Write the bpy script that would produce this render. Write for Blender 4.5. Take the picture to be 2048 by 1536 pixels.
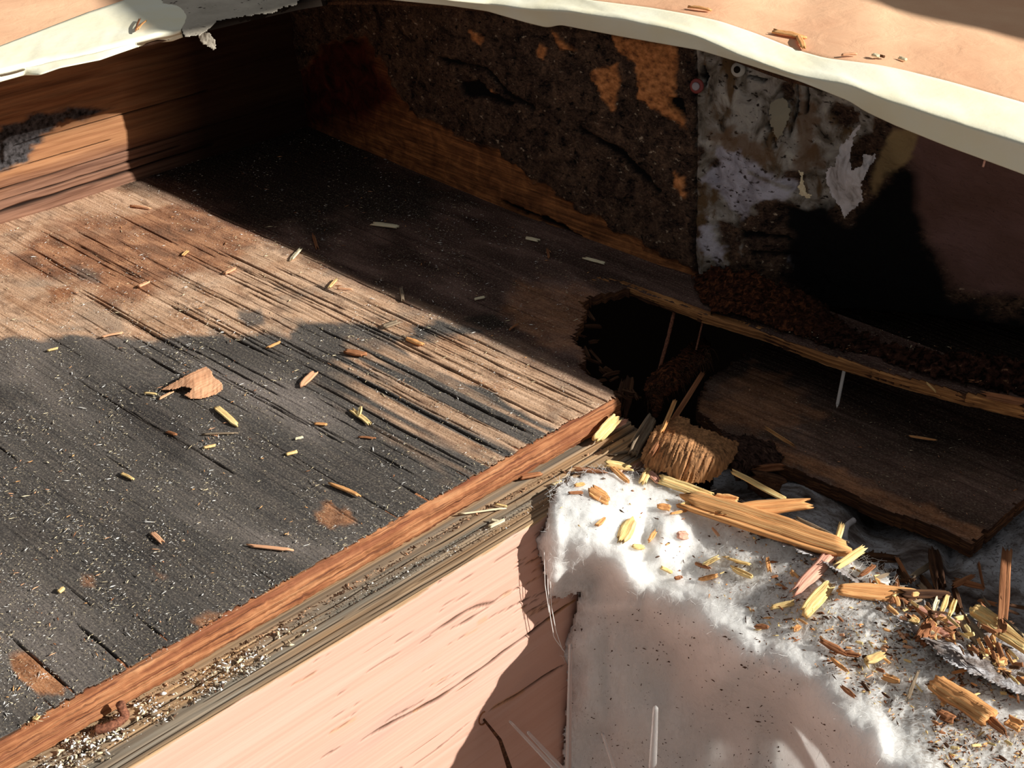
import bpy, math, random
import numpy as np
from mathutils import Matrix, Vector
for o in list(bpy.data.objects): bpy.data.objects.remove(o)
S = bpy.context.scene; COL = S.collection
# ------------------------------------------------------------------ camera
PPX, PPY = 1024., 768.
VA = (4355., -944.); VB = (-2360., -832.)
F = math.sqrt(-((VA[0]-PPX)*(VB[0]-PPX)+(VA[1]-PPY)*(VB[1]-PPY)))
def _d(v):
    r = np.array([v[0]-PPX, -(v[1]-PPY), -F]); return r/np.linalg.norm(r)
_X = _d(VA); _Y = _d(VB); R = np.stack([_X, _Y, np.cross(_X, _Y)])
def rays(px, py):
    px = np.asarray(px, float); py = np.asarray(py, float)
    c = np.stack([px-PPX, -(py-PPY), -F*np.ones_like(px)], -1)
    r = c @ R.T
    return r/np.linalg.norm(r, axis=-1, keepdims=True)
_r = rays(1235, 800); CAM = -_r*(0.55/-_r[2])
def ZP(px, py, z=0.): r = rays(px, py); return CAM+r*((z-CAM[2])/r[2])
def XP(px, py, x): r = rays(px, py); return CAM+r*((x-CAM[0])/r[0])
def YP(px, py, y): r = rays(px, py); return CAM+r*((y-CAM[1])/r[1])
def LP(px, py, c=.003):
    r = rays(px, py); return CAM+r*((c-CAM[0]+CAM[2])/(r[0]-r[2]))
def proj(V):
    c = (np.asarray(V)-CAM) @ R
    return np.stack([PPX+c[..., 0]*F/-c[..., 2], PPY-c[..., 1]*F/-c[..., 2]], -1)
cd = bpy.data.cameras.new('camera'); cam = bpy.data.objects.new('camera', cd); COL.objects.link(cam)
cd.sensor_width = 36; cd.sensor_fit = 'HORIZONTAL'; cd.lens = F/2048*36; cd.clip_start = .02
m = Matrix([[*R[0], CAM[0]], [*R[1], CAM[1]], [*R[2], CAM[2]], [0, 0, 0, 1]]); cam.matrix_world = m
S.camera = cam
# ------------------------------------------------------------------ light
w = bpy.data.worlds.new('sky'); S.world = w; w.use_nodes = True
w.node_tree.nodes['Background'].inputs[0].default_value = (.98, .98, .98, 1)
w.node_tree.nodes['Background'].inputs[1].default_value = .20
sl = bpy.data.lights.new('sun', 'SUN'); sl.energy = 6.6; sl.color = (1, .955, .87); sl.angle = math.radians(.6)
sun = bpy.data.objects.new('sun', sl); COL.objects.link(sun)
SUN = Vector((1, -1.75, 1.08)).normalized(); sun.rotation_euler = SUN.to_track_quat('Z', 'Y').to_euler()
S.view_settings.view_transform = 'Standard'; S.view_settings.look = 'None'
S.view_settings.exposure = 0; S.view_settings.gamma = 1; S.view_settings.use_curve_mapping = False
# ------------------------------------------------------------------ noise
rng = np.random.default_rng(7); random.seed(7)
_T = rng.random((512, 512))
def vn(x, y, s=0):
    x = np.asarray(x, float)+s*17.31; y = np.asarray(y, float)+s*9.77
    i = np.floor(x).astype(int); j = np.floor(y).astype(int); u = x-i; v = y-j
    u = u*u*(3-2*u); v = v*v*(3-2*v)
    a = _T[i % 512, j % 512]; b = _T[(i+1) % 512, j % 512]; c = _T[i % 512, (j+1) % 512]; d = _T[(i+1) % 512, (j+1) % 512]
    return (a*(1-u)+b*u)*(1-v)+(c*(1-u)+d*u)*v
def fbm(x, y, s=0, o=4):
    t = 0; a = .5
    for k in range(o): t = t+a*(vn(x*2**k, y*2**k, s+k*3)-.5)*2; a *= .5
    return t
def sdist(P, poly):
    P = np.asarray(P, float); sh = P.shape[:-1]; x = P[..., 0].ravel(); y = P[..., 1].ravel()
    d = np.full(x.shape, 1e18); ins = np.zeros(x.shape, bool); n = len(poly)
    for i in range(n):
        x1, y1 = poly[i]; x2, y2 = poly[(i+1) % n]; ex, ey = x2-x1, y2-y1
        t = np.clip(((x-x1)*ex+(y-y1)*ey)/(ex*ex+ey*ey+1e-12), 0, 1)
        d = np.minimum(d, (x-x1-t*ex)**2+(y-y1-t*ey)**2)
        if y1 != y2:
            c = ((y1 > y) != (y2 > y)) & (x < (x2-x1)*(y-y1)/(y2-y1)+x1); ins ^= c
    d = np.sqrt(d); return np.where(ins, d, -d).reshape(sh)
def stain(V, poly, soft=6, warp=10, ws=.02, seed=0, stretch=(1, 1)):
    """how far inside a worn or darkened patch of the surface each vertex lies, 0..1 with a ragged edge"""
    V = np.asarray(V); a = V[..., 0]/ws/stretch[0]+V[..., 2]/ws*1.3; b = V[..., 1]/ws/stretch[1]+V[..., 2]/ws*.7
    q = proj(V); sd = sdist(q, poly)+warp*fbm(a, b, seed, 5)*1.6
    return np.clip(.5+sd/(2*soft), 0, 1)
# ------------------------------------------------------------------ meshes
def tag(o, label=None, cat=None, group=None, kind=None):
    if label: o['label'] = label
    if cat: o['category'] = cat
    if group: o['group'] = group
    if kind: o['kind'] = kind
    return o
def empty(name, loc, label, cat, group=None, kind=None):
    o = bpy.data.objects.new(name, None); COL.objects.link(o); o.location = loc; o.empty_display_size = .02
    return tag(o, label, cat, group, kind)
def make(name, V, Fc, mats, parent=None, attrs=None, mi=None, smooth=True, matrix=None):
    me = bpy.data.meshes.new(name); V = np.asarray(V, float)
    if parent is not None and matrix is None: V = V-np.array(parent.location)
    if isinstance(Fc, np.ndarray) and Fc.ndim == 2:
        k = Fc.shape[1]; me.vertices.add(len(V)); me.vertices.foreach_set('co', V.ravel())
        me.loops.add(Fc.size); me.loops.foreach_set('vertex_index', Fc.ravel().astype(np.int32))
        me.polygons.add(len(Fc)); me.polygons.foreach_set('loop_start', (np.arange(len(Fc))*k).astype(np.int32))
        me.polygons.foreach_set('loop_total', np.full(len(Fc), k, np.int32)); me.update(calc_edges=True); me.validate()
    else:
        me.from_pydata([tuple(v) for v in V], [], [tuple(f) for f in Fc])
    for mm in (mats if isinstance(mats, (list, tuple)) else [mats]): me.materials.append(mm)
    if mi is not None and len(mi) == len(me.polygons): me.polygons.foreach_set('material_index', np.asarray(mi, np.int32))
    for k, a in (attrs or {}).items():
        at = me.attributes.new(k, 'FLOAT', 'POINT'); at.data.foreach_set('value', np.asarray(a, np.float32).ravel())
    if smooth: me.polygons.foreach_set('use_smooth', np.ones(len(me.polygons), bool))
    me.update()
    o = bpy.data.objects.new(name, me); COL.objects.link(o)
    if parent is not None: o.parent = parent
    if matrix is not None: o.matrix_world = matrix
    return o
def gridfaces(n, m, keep=None):
    i, j = np.meshgrid(np.arange(n-1), np.arange(m-1), indexing='ij'); a = i*m+j
    f = np.stack([a, a+m, a+m+1, a+1], -1).reshape(-1, 4)
    if keep is not None:
        k = keep[:-1, :-1] & keep[1:, :-1] & keep[1:, 1:] & keep[:-1, 1:]; f = f[k.ravel()]
    return f
def solid_grid(name, V, keep, back, mats, parent=None, attrs=None, flip=False, backface=False, smooth=True, side_mi=1):
    """V (n,m,3) grid; faces outside keep are dropped; the rim is carried back by vector(s) `back`"""
    n, m = V.shape[:2]; f = gridfaces(n, m, keep)
    if flip: f = f[:, ::-1]
    Vf = V.reshape(-1, 3); e = np.concatenate([f[:, [k, (k+1) % 4]] for k in range(4)])
    key = e[:, 0].astype(np.int64)*len(Vf)+e[:, 1]; rk = e[:, 1].astype(np.int64)*len(Vf)+e[:, 0]
    be = e[~np.isin(key, rk)]; bv = np.unique(be)
    B = np.broadcast_to(back, Vf.shape) if np.ndim(back) == 1 else back.reshape(-1, 3)
    if backface:
        V2 = np.concatenate([Vf, Vf+B]); N = len(Vf)
        F2 = np.concatenate([f, f[:, ::-1]+N, np.stack([be[:, 1], be[:, 0], be[:, 0]+N, be[:, 1]+N], -1)])
        src = np.concatenate([np.arange(N), np.arange(N)]); mi = np.r_[np.zeros(len(f)), np.zeros(len(f)), np.full(len(be), side_mi)]
    else:
        N = len(Vf); mp = np.full(N, -1); mp[bv] = N+np.arange(len(bv)); V2 = np.concatenate([Vf, Vf[bv]+B[bv]])
        F2 = np.concatenate([f, np.stack([be[:, 1], be[:, 0], mp[be[:, 0]], mp[be[:, 1]]], -1)])
        src = np.r_[np.arange(N), bv]; mi = np.r_[np.zeros(len(f)), np.full(len(be), side_mi)]
    used = np.unique(F2); rm = np.full(len(V2), -1); rm[used] = np.arange(len(used))
    at = {k: np.asarray(a).ravel()[src][used] for k, a in (attrs or {}).items()}
    return make(name, V2[used], rm[F2], mats, parent, at, mi, smooth)
# ------------------------------------------------------------------ materials
def lin(c): c = c/255.; return c/12.92 if c <= .04045 else ((c+.055)/1.055)**2.4
def A(r, g, b, k=.85): return tuple(min(.92, lin(v)/k) for v in (r, g, b))+(1,)
class NB:
    def __init__(s, name, rough=.85, spec=.2):
        s.m = bpy.data.materials.new(name); s.m.use_nodes = True; s.t = s.m.node_tree; s.b = s.t.nodes['Principled BSDF']
        s.b.inputs['Roughness'].default_value = rough; s.b.inputs['Specular IOR Level'].default_value = spec
        s.co = s.t.nodes.new('ShaderNodeTexCoord').outputs['Object']
    def n(s, ty, **k):
        x = s.t.nodes.new(ty)
        for a, v in k.items(): setattr(x, a, v)
        return x
    def put(s, sock, v):
        if isinstance(v, bpy.types.NodeSocket): s.t.links.new(v, sock)
        else: sock.default_value = v
    def noise(s, sc=1, st=(1, 1, 1), det=5, dist=0, off=0, rough=.55):
        mp = s.n('ShaderNodeMapping'); s.put(mp.inputs['Vector'], s.co); mp.inputs['Scale'].default_value = tuple(sc*k for k in st)
        mp.inputs['Location'].default_value = (off, off*.7, off*1.3)
        x = s.n('ShaderNodeTexNoise'); s.put(x.inputs['Vector'], mp.outputs[0]); x.inputs['Scale'].default_value = 1
        x.inputs['Detail'].default_value = det; x.inputs['Distortion'].default_value = dist; x.inputs['Roughness'].default_value = rough
        return x.outputs[0]
    def vor(s, sc=100, st=(1, 1, 1), feat='F1'):
        mp = s.n('ShaderNodeMapping'); s.put(mp.inputs['Vector'], s.co); mp.inputs['Scale'].default_value = tuple(sc*k for k in st)
        x = s.n('ShaderNodeTexVoronoi', feature=feat); s.put(x.inputs['Vector'], mp.outputs[0]); x.inputs['Scale'].default_value = 1
        return x.outputs['Distance']
    def ramp(s, f, pts):
        x = s.n('ShaderNodeValToRGB'); s.put(x.inputs[0], f); cr = x.color_ramp
        while len(cr.elements) < len(pts): cr.elements.new(.5)
        for e, (p, c) in zip(cr.elements, pts): e.position = p; e.color = c if isinstance(c, tuple) else (c, c, c, 1)
        return x.outputs[0]
    def step(s, f, a, b): 
        x = s.n('ShaderNodeMapRange'); s.put(x.inputs['Value'], f); x.inputs['From Min'].default_value = a; x.inputs['From Max'].default_value = b
        x.interpolation_type = 'SMOOTHSTEP'; return x.outputs[0]
    def mix(s, f, a, b, mode='MIX'):
        x = s.n('ShaderNodeMix', data_type='RGBA', blend_type=mode); s.put(x.inputs[0], f); s.put(x.inputs[6], a); s.put(x.inputs[7], b); return x.outputs[2]
    def math(s, op, a, b=0., clamp=False):
        x = s.n('ShaderNodeMath', operation=op, use_clamp=clamp); s.put(x.inputs[0], a); s.put(x.inputs[1], b); return x.outputs[0]
    def attr(s, name): x = s.n('ShaderNodeAttribute', attribute_name=name); return x.outputs['Fac']
    def bump(s, h, dist=.001, st=1.):
        x = s.n('ShaderNodeBump'); s.put(x.inputs['Height'], h); x.inputs['Distance'].default_value = dist; x.inputs['Strength'].default_value = st
        s.t.links.new(x.outputs[0], s.b.inputs['Normal'])
    def out(s, c): s.put(s.b.inputs['Base Color'], c); return s.m
GX = (12, 420, 420); GY = (420, 12, 420)
def wood(name, cols, grain=GX, rough=.85, bump=.0008, sc=1, spots=None):
    n = NB(name, rough); f = n.noise(sc, grain, 6, .3); g = n.noise(sc*.35, grain, 4, .2, 5.)
    v = n.math('ADD', n.math('MULTIPLY', f, .6), n.math('MULTIPLY', g, .4))
    k = len(cols); c = n.ramp(v, [(.3+.4*i/(k-1), q) for i, q in enumerate(cols)])
    if spots: c = n.mix(n.step(n.noise(90, (1, 1, 1), 5, 0, 2.), .56, .68), c, spots)
    n.bump(f, bump); return n.out(c)
# deck veneer
n = NB('weathered_deck', .88, .15)
f = n.noise(1, GY, 6, .35); g = n.noise(.3, GY, 5, .4, 3.); b = n.noise(22, (1, 1, 1), 5, .6, 9.); fine = n.noise(900, (1, .6, 1), 3)
v = n.math('ADD', n.math('MULTIPLY', f, .55), n.math('MULTIPLY', g, .45))
tan = n.ramp(v, [(.3, A(116, 90, 72, .72)), (.43, A(162, 130, 104, .72)), (.54, A(188, 156, 130, .72)), (.7, A(204, 172, 146, .72))])
tan = n.mix(n.math('MULTIPLY', n.step(b, .5, .68), .6), tan, A(140, 124, 110))
tan = n.mix(n.math('MULTIPLY', n.step(n.noise(75, (1, .55, 1), 7, .5, 12.), .5, .66), .6), tan, A(112, 84, 66, .8)); tan = n.mix(n.math('MULTIPLY', n.step(n.noise(30, (1, .6, 1), 6, .5, 21.), .52, .64), .35), tan, A(150, 104, 72, .8))
rust = n.ramp(n.noise(60, (1, .5, 1), 6, .8), [(.3, A(88, 54, 38)), (.48, A(136, 90, 64)), (.66, A(178, 128, 94))])
char = n.ramp(n.noise(14, (1, .4, 1), 6, .6, 4.), [(.32, A(52, 50, 50)), (.48, A(74, 71, 69)), (.58, A(92, 87, 84)), (.7, A(118, 110, 106))])
char = n.mix(n.math('MULTIPLY', n.step(v, .42, .62), .35), char, A(98, 90, 84))
rot = n.ramp(n.noise(40, (1, .3, 1), 6, .6, 6.), [(.3, A(52, 36, 32)), (.5, A(84, 64, 58)), (.7, A(116, 92, 84))])
c = n.mix(n.attr('rust'), tan, rust); c = n.mix(n.attr('rot'), c, rot); c = n.mix(n.attr('blackened'), c, A(40, 33, 30)); c = n.mix(n.attr('char'), c, char)
c = n.mix(n.attr('orange'), c, n.ramp(n.noise(100, (1, .5, 1), 5), [(.3, A(110, 72, 50)), (.65, A(176, 124, 88))]))
c = n.mix(n.math('MULTIPLY', n.step(fine, .5, .75), .22), c, A(205, 190, 165)); c = n.mix(n.math('MULTIPLY', n.step(fine, .5, .3), .45), c, A(36, 28, 24))
c = n.mix(n.attr('crack'), c, A(30, 22, 18)); n.bump(n.math('ADD', f, n.math('MULTIPLY', fine, .6)), .0007); M_deck = n.out(c)
# edge plies (orange)
n = NB('plywood_edge', .85, .15); f = n.noise(1, (14, 300, 700), 6, .4); g = n.noise(1, (30, 60, 260), 4, .2, 5)
c = n.ramp(n.math('ADD', n.math('MULTIPLY', f, .5), n.math('MULTIPLY', g, .5)), [(.3, A(104, 62, 42, 1.35)), (.43, A(164, 104, 70, 1.35)), (.55, A(200, 138, 96, 1.35)), (.7, A(222, 168, 124, 1.35))])
c = n.mix(n.math('MULTIPLY', n.step(n.noise(1, (9, 90, 330), 4, .3, 8), .46, .6), .65), c, A(142, 84, 62, 1.4)); c = n.mix(n.math('MULTIPLY', n.step(n.noise(1, (16, 90, 500), 4, .3, 3), .56, .64), .7), c, A(96, 56, 44, 1.4)); n.bump(f, .0015); M_edge = n.out(c)
M_edge2 = wood('splintered_edge', [A(24, 14, 9, .6), A(58, 36, 23, .6), A(110, 74, 46, .6)], (120, 60, 700), bump=.001)
M_board = None
# pink rim board
n = NB('pink_painted_board', .75, .25); f = n.noise(1, (7, 500, 500), 6, .25); g = n.noise(.25, (10, 400, 400), 5, .4, 3); b = n.noise(14, (.3, 1, 1), 5, .4)
pk = n.ramp(g, [(.25, A(240, 188, 166, 1.42)), (.5, A(247, 197, 176, 1.42)), (.75, A(250, 204, 185, 1.42))])
pk = n.mix(n.math('MULTIPLY', n.step(b, .5, .7), .5), pk, A(232, 188, 174, 1.6))
gap = n.math('MULTIPLY', n.step(f, .34, .3), n.step(n.noise(25, (.5, 1, 1), 4, 0, 7), .5, .6))
pk = n.mix(gap, pk, A(150, 100, 74, 1.3)); pk = n.mix(n.attr('ochre'), pk, A(226, 160, 96, 1.3)); pk = n.mix(n.attr('crack'), pk, A(92, 62, 46, 1.3))
bare = n.ramp(n.math('ADD', n.math('MULTIPLY', f, .6), n.math('MULTIPLY', g, .4)), [(.3, A(92, 70, 52)), (.45, A(140, 112, 84)), (.56, A(172, 142, 108)), (.7, A(204, 166, 120))])
bare = n.mix(n.attr('grey'), bare, n.ramp(f, [(.3, A(82, 78, 70)), (.7, A(142, 132, 118))])); bare = n.mix(n.attr('crack'), bare, A(40, 28, 20))
c = n.mix(n.attr('bare'), pk, bare); n.bump(f, .00025); M_pink = n.out(c)
M_sill = wood('grey_sill', [A(84, 74, 62), A(128, 116, 100), A(168, 148, 122), A(186, 160, 124)], (7, 500, 500), bump=.0006)
# end board (left)
n = NB('end_board', .85, .15); f = n.noise(1, (10, 260, 260), 6, .5); g = n.noise(.3, (14, 260, 260), 5, .7, 3)
c = n.ramp(n.math('ADD', n.math('MULTIPLY', f, .5), n.math('MULTIPLY', g, .5)), [(.28, A(120, 78, 54, 1.5)), (.42, A(170, 116, 80, 1.5)), (.56, A(200, 144, 102, 1.5)), (.72, A(218, 164, 120, 1.5))])
c = n.mix(n.attr('mauve'), c, n.ramp(f, [(.3, A(88, 62, 54, 1.3)), (.7, A(160, 122, 104, 1.3))])); c = n.mix(n.attr('blackened'), c, n.ramp(n.noise(220), [(.35, A(30, 27, 27, 1.2)), (.65, A(92, 88, 90, 1.2))]))
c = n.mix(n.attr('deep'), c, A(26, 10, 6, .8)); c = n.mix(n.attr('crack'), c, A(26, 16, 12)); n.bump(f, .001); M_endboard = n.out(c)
# rotten back wall; albedos lowered to put the cavity's shade into the colour
n = NB('rotten_wall', .9, .15); f = n.noise(1, (400, 12, 400), 6, .5); b = n.noise(60, (1, 1, 1), 7, .8); h = n.noise(240, (1, .6, 1), 5, 0, 3); k = .30
crust = n.ramp(n.math('ADD', n.math('MULTIPLY', b, .5), n.math('MULTIPLY', n.noise(150, (1, 1.6, 2.4), 7, 1.2, 6), .5)), [(.36, (.003, .002, .002, 1)), (.45, A(26, 18, 14, k)), (.56, A(46, 34, 26, k)), (.68, A(66, 50, 38, k))])
crust = n.mix(n.step(h, .62, .76), crust, A(104, 92, 78, k)); crust = n.mix(n.step(h, .43, .30), crust, (.003, .002, .002, 1))
org = n.ramp(h, [(.3, A(58, 34, 20, k)), (.5, A(108, 68, 38, k)), (.7, A(132, 88, 54, k))])
band = n.ramp(n.math('ADD', n.math('MULTIPLY', f, .6), n.math('MULTIPLY', b, .4)), [(.3, A(30, 16, 9, k)), (.5, A(74, 46, 26, k)), (.68, A(112, 74, 42, k))])
red = n.ramp(b, [(.3, A(6, 2, 1, k)), (.6, A(40, 13, 8, k)), (.75, A(60, 22, 12, k))])
kk_ = .5
gry = n.ramp(b, [(.28, A(28, 24, 20, kk_)), (.42, A(82, 76, 68, kk_)), (.56, A(112, 108, 103, kk_)), (.72, A(134, 130, 122, kk_))])
gry = n.mix(n.step(n.noise(38, (1, 1, .5), 6, .5, 8), .50, .62), gry, A(70, 54, 36, kk_)); gry = n.mix(n.step(h, .42, .32), gry, A(30, 24, 20, kk_))
blu = n.ramp(b, [(.3, A(96, 92, 98, kk_)), (.6, A(140, 138, 148, kk_))]); blu = n.mix(n.step(h, .44, .33), blu, A(44, 36, 34, kk_))
mau = n.ramp(n.noise(12, (1, 1, 1), 3), [(.3, A(50, 34, 28, k)), (.7, A(70, 52, 50, k))]); mau = n.mix(n.step(n.noise(300, (1, 1, 2)), .68, .72), mau, A(16, 10, 10, k))
gry = n.mix(n.attr('stainbrown'), gry, A(62, 46, 32, k))
c = n.mix(n.attr('band'), crust, band); c = n.mix(n.attr('red'), c, red); c = n.mix(n.attr('orange'), c, org); c = n.mix(n.attr('grey'), c, gry)
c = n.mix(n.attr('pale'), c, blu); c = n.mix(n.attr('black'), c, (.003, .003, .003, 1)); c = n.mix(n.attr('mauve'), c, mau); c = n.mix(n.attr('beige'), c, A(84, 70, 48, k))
n.bump(n.math('ADD', b, n.math('MULTIPLY', h, .5)), .003); M_wall = n.out(c)
# paper, tape
n = NB('rosin_paper', .9, .1); c = n.ramp(n.noise(9, (1, 1, 1), 5, .4), [(.3, A(214, 164, 130, .88)), (.7, A(236, 192, 156, .88))])
c = n.mix(n.math('MULTIPLY', n.step(n.noise(1400, (1, 1, 1), 2), .45, .75), .3), c, A(196, 150, 120)); n.bump(n.noise(40, (1, 1, 1), 5, .5), .002, .6); M_paper = n.out(c)
n = NB('masking_tape', .75, .2); c = n.ramp(n.noise(16, (1, 1, 1), 4), [(.3, A(238, 226, 196, .88)), (.7, A(246, 238, 216, .88))]); n.bump(n.noise(120, (1, 1, 1), 4), .0006, .5); M_tape = n.out(c)
n = NB('shaded_tape', .85, .1); c = n.ramp(n.noise(20, (1, 1, 1), 5), [(.3, A(138, 130, 118, .75)), (.7, A(182, 174, 160, .75))]); c = n.mix(n.step(n.noise(160), .62, .7), c, A(40, 28, 22)); n.bump(n.noise(200), .001); M_shadetape = n.out(c)  # grey copy of the tape colour standing in for shade, with brown specks
# insulation
n = NB('glass_wool', 1., .05); n.b.inputs['Subsurface Weight'].default_value = .85; n.b.inputs['Subsurface Radius'].default_value = (.02, .02, .02); n.b.inputs['Subsurface Scale'].default_value = 1.
f1 = n.noise(300, (1, 1, .4), 6, 1.2); f2 = n.noise(1100, (1, .3, 1), 4, .6, 3)
c = n.ramp(n.noise(20, (1, 1, 1), 4), [(.3, (.76, .76, .75, 1)), (.55, (.86, .86, .85, 1)), (.75, (.88, .865, .83, 1))])
c = n.mix(n.math('MULTIPLY', n.attr('dirt'), n.step(f1, .42, .62)), c, (.34, .28, .23, 1)); c = n.mix(n.math('MULTIPLY', n.step(n.noise(420, (1, 1, 1), 3, 0, 5), .69, .73), n.attr('specks')), c, (.10, .055, .035, 1))
n.bump(n.math('ADD', f1, n.math('MULTIPLY', f2, .5)), .0014, .8); M_ins = n.out(c)
n = NB('shaded_dirty_wool', 1., .05); n.b.inputs['Subsurface Weight'].default_value = .3; n.b.inputs['Subsurface Radius'].default_value = (.01, .01, .01); n.b.inputs['Subsurface Scale'].default_value = .5  # darker wool copy: brown dirt plus the hollow's shade put into the colour
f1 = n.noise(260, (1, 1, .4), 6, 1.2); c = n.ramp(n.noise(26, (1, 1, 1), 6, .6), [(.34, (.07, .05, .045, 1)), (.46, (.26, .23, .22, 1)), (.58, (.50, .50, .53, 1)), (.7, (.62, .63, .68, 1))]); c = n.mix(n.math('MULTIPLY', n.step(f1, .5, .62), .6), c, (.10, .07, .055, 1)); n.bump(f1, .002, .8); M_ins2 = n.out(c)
M_fibre = NB('wool_fibre', .8, .2).out((.88, .88, .87, 1))
# small woods
M_yel = wood('fresh_splinter', [A(204, 148, 96), A(240, 196, 134), A(250, 224, 172)], (14, 1300, 1300), bump=.0006)
M_orn = wood('orange_splinter', [A(166, 108, 66), A(218, 158, 102), A(240, 194, 138)], (14, 1300, 1300), bump=.0006)
M_brn = wood('brown_splinter', [A(84, 52, 34), A(142, 94, 64), A(182, 130, 92)], (14, 800, 800), bump=.0006)
M_dbr = wood('rotten_splinter', [A(30, 18, 12), A(70, 46, 32), A(110, 78, 52)], (14, 700, 700), bump=.0008)
M_tan = wood('tan_chip', [A(176, 124, 92), A(208, 156, 120), A(224, 178, 142)], (20, 700, 700), bump=.0005)
M_pnk = wood('pinkish_splinter', [A(150, 100, 84), A(206, 152, 132), A(226, 184, 160)], (14, 900, 900), bump=.0005)
M_gry = wood('grey_splinter', [A(76, 66, 56), A(128, 112, 94), A(166, 148, 124)], (14, 900, 900), bump=.0006)
M_pale = wood('pale_chip', [A(176, 158, 124), A(214, 200, 168), A(236, 226, 198)], (20, 500, 500), bump=.0004)
M_dark = NB('shade_black', 1, 0).out((.02, .015, .012, 1))  # near-black put in so the void and far corner read as deep shade
n = NB('rot_cushion', 1, .05); c = n.ramp(n.noise(220, (1, 1, 1), 6, .8), [(.35, A(14, 9, 7, .5)), (.6, A(62, 46, 40, .5)), (.75, A(98, 76, 62, .5))]); n.bump(n.noise(300), .003); M_rot = n.out(c)
n = NB('red_rot', 1, .05); c = n.ramp(n.noise(240, (1, 1, 1), 6, .8), [(.35, A(8, 4, 2, .3)), (.52, A(32, 17, 11, .3)), (.75, A(74, 42, 24, .3))]); c = n.mix(n.attr('dark'), c, n.ramp(n.noise(200, (1, 1, 1), 6, .6, 5), [(.4, (.006, .004, .003, 1)), (.66, A(40, 24, 18, .3)), (.76, A(90, 66, 48, .3))])); n.bump(n.noise(300), .003); M_redrot = n.out(c)
n = NB('rusty_iron', .9, .3); M_rust = n.out(n.ramp(n.noise(700), [(.3, A(70, 40, 30)), (.7, A(150, 98, 74))]))
n = NB('galvanised_nail', .45, .5); n.b.inputs['Metallic'].default_value = .1; M_zinc = n.out((.74, .71, .68, 1))
n = NB('clear_plastic', .08, .5); n.b.inputs['Transmission Weight'].default_value = .93; n.b.inputs['IOR'].default_value = 1.42; n.b.inputs['Roughness'].default_value = .22; n.b.inputs['Transmission Weight'].default_value = .8; M_clear = n.out((.96, .95, .95, 1))
M_white = NB('white_grit', .7, .3).out((.78, .77, .74, 1)); M_cream = NB('cream_sawdust', .9, .1).out((.62, .52, .34, 1))
M_crumb = NB('brown_crumbs', .95, .1).out((.12, .07, .045, 1)); M_red = NB('red_rubber', .5, .4).out((.22, .035, .03, 1))
n = NB('old_white_paint', .8, .2); n.bump(n.noise(200), .001); M_flake = n.out(n.ramp(n.noise(110, (1, 1, .6), 6, .8), [(.3, (.24, .21, .20, 1)), (.45, (.50, .47, .48, 1)), (.7, (.66, .63, .66, 1))]))
# ================================================================== SETTING
def nrm01(x): return np.clip(x, 0, 1)
# --- end board on the left (faces the sun)
xs = np.arange(-.5, .26, .004); zs = np.arange(-.01, .199, .0009); Xg, Zg = np.meshgrid(xs, zs, indexing='ij')
Yg = .65+.0012*fbm(Xg*14, Zg*160, 3)+.002*fbm(Xg*9, Zg*20, 5)
crk = np.zeros_like(Xg)
for z0, a, wd, xa, xb in ((.012, .004, .0018, -.5, .1), (.034, .003, .0007, -.3, .2), (.05, .004, .0006, -.5, -.02), (.022, .003, .0007, -.2, .06), (.071, .003, .0006, -.12, .1), (.028, .002, .0006, -.45, -.2)):
    zc = z0+a*fbm(Xg*9, Xg*0+z0*50, 8); ww = wd*(.4+1.1*vn(Xg*30, Xg*0, int(z0*1000)))
    crk = np.maximum(crk, nrm01(1.3-np.abs(Zg-zc)/ww)*((Xg > xa) & (Xg < xb)))
Yg = Yg+.003*crk
V = np.stack([Xg, Yg, Zg], -1); E_ = V.reshape(-1, 3)
blackened = stain(V, [(-40, 240), (0, 262), (60, 232), (130, 222), (230, 216), (170, 235), (120, 248), (70, 290), (55, 320), (0, 345), (-40, 350)], 5, 10, .012, 2)
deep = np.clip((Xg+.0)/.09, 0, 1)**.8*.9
mauve = nrm01((.05-Zg)/.02+.8*fbm(Xg*10, Zg*60, 4))*.8
wl = solid_grid('wall_left', V, None, np.array([0, .02, 0.]), M_endboard, None, dict(blackened=blackened, deep=deep, mauve=mauve, crack=crk))
tag(wl, 'orange-brown end board with a peeling black streak, sunlit at its lower left', 'wall', kind='structure')
# --- rotten back wall
ys = np.arange(-.62, .67, .0018); ts = np.linspace(0, 1, 120)
base_x = np.interp(ys, [-.6, -.3, -.16, -.08, 0, .034, .133, .3, .513, .67], [.42, .385, .34, .305, .25, .215, .203, .203, .215, .225])
top_x = np.interp(ys, [-.6, -.3, -.2, -.1, 0, .1, .2, .3, .45, .67], [.215, .215, .213, .215, .225, .23, .225, .21, .2, .21])
Yg, Tg = np.meshgrid(ys, ts, indexing='ij'); Xg = base_x[:, None]*(1-Tg)+top_x[:, None]*Tg+.05*np.clip(base_x-top_x, 0, 1)[:, None]*np.sin(Tg*math.pi)*8*.3; Zg = -.012+Tg*.2105
V = np.stack([Xg, Yg, Zg], -1)
band = stain(V, [(730, 72), (780, 150), (819, 222), (900, 262), (983, 297), (1050, 345), (1113, 386), (1232, 458), (1330, 510), (1400, 545), (1400, 700), (1037, 620), (600, 420), (560, 200), (650, 90), (700, 80)], 4, 9, .012, 3)
red = band*stain(V, [(500, 0), (745, 60), (800, 200), (760, 235), (680, 260), (500, 300)], 30, 12, .03, 5)
org = np.zeros_like(Xg)
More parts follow.
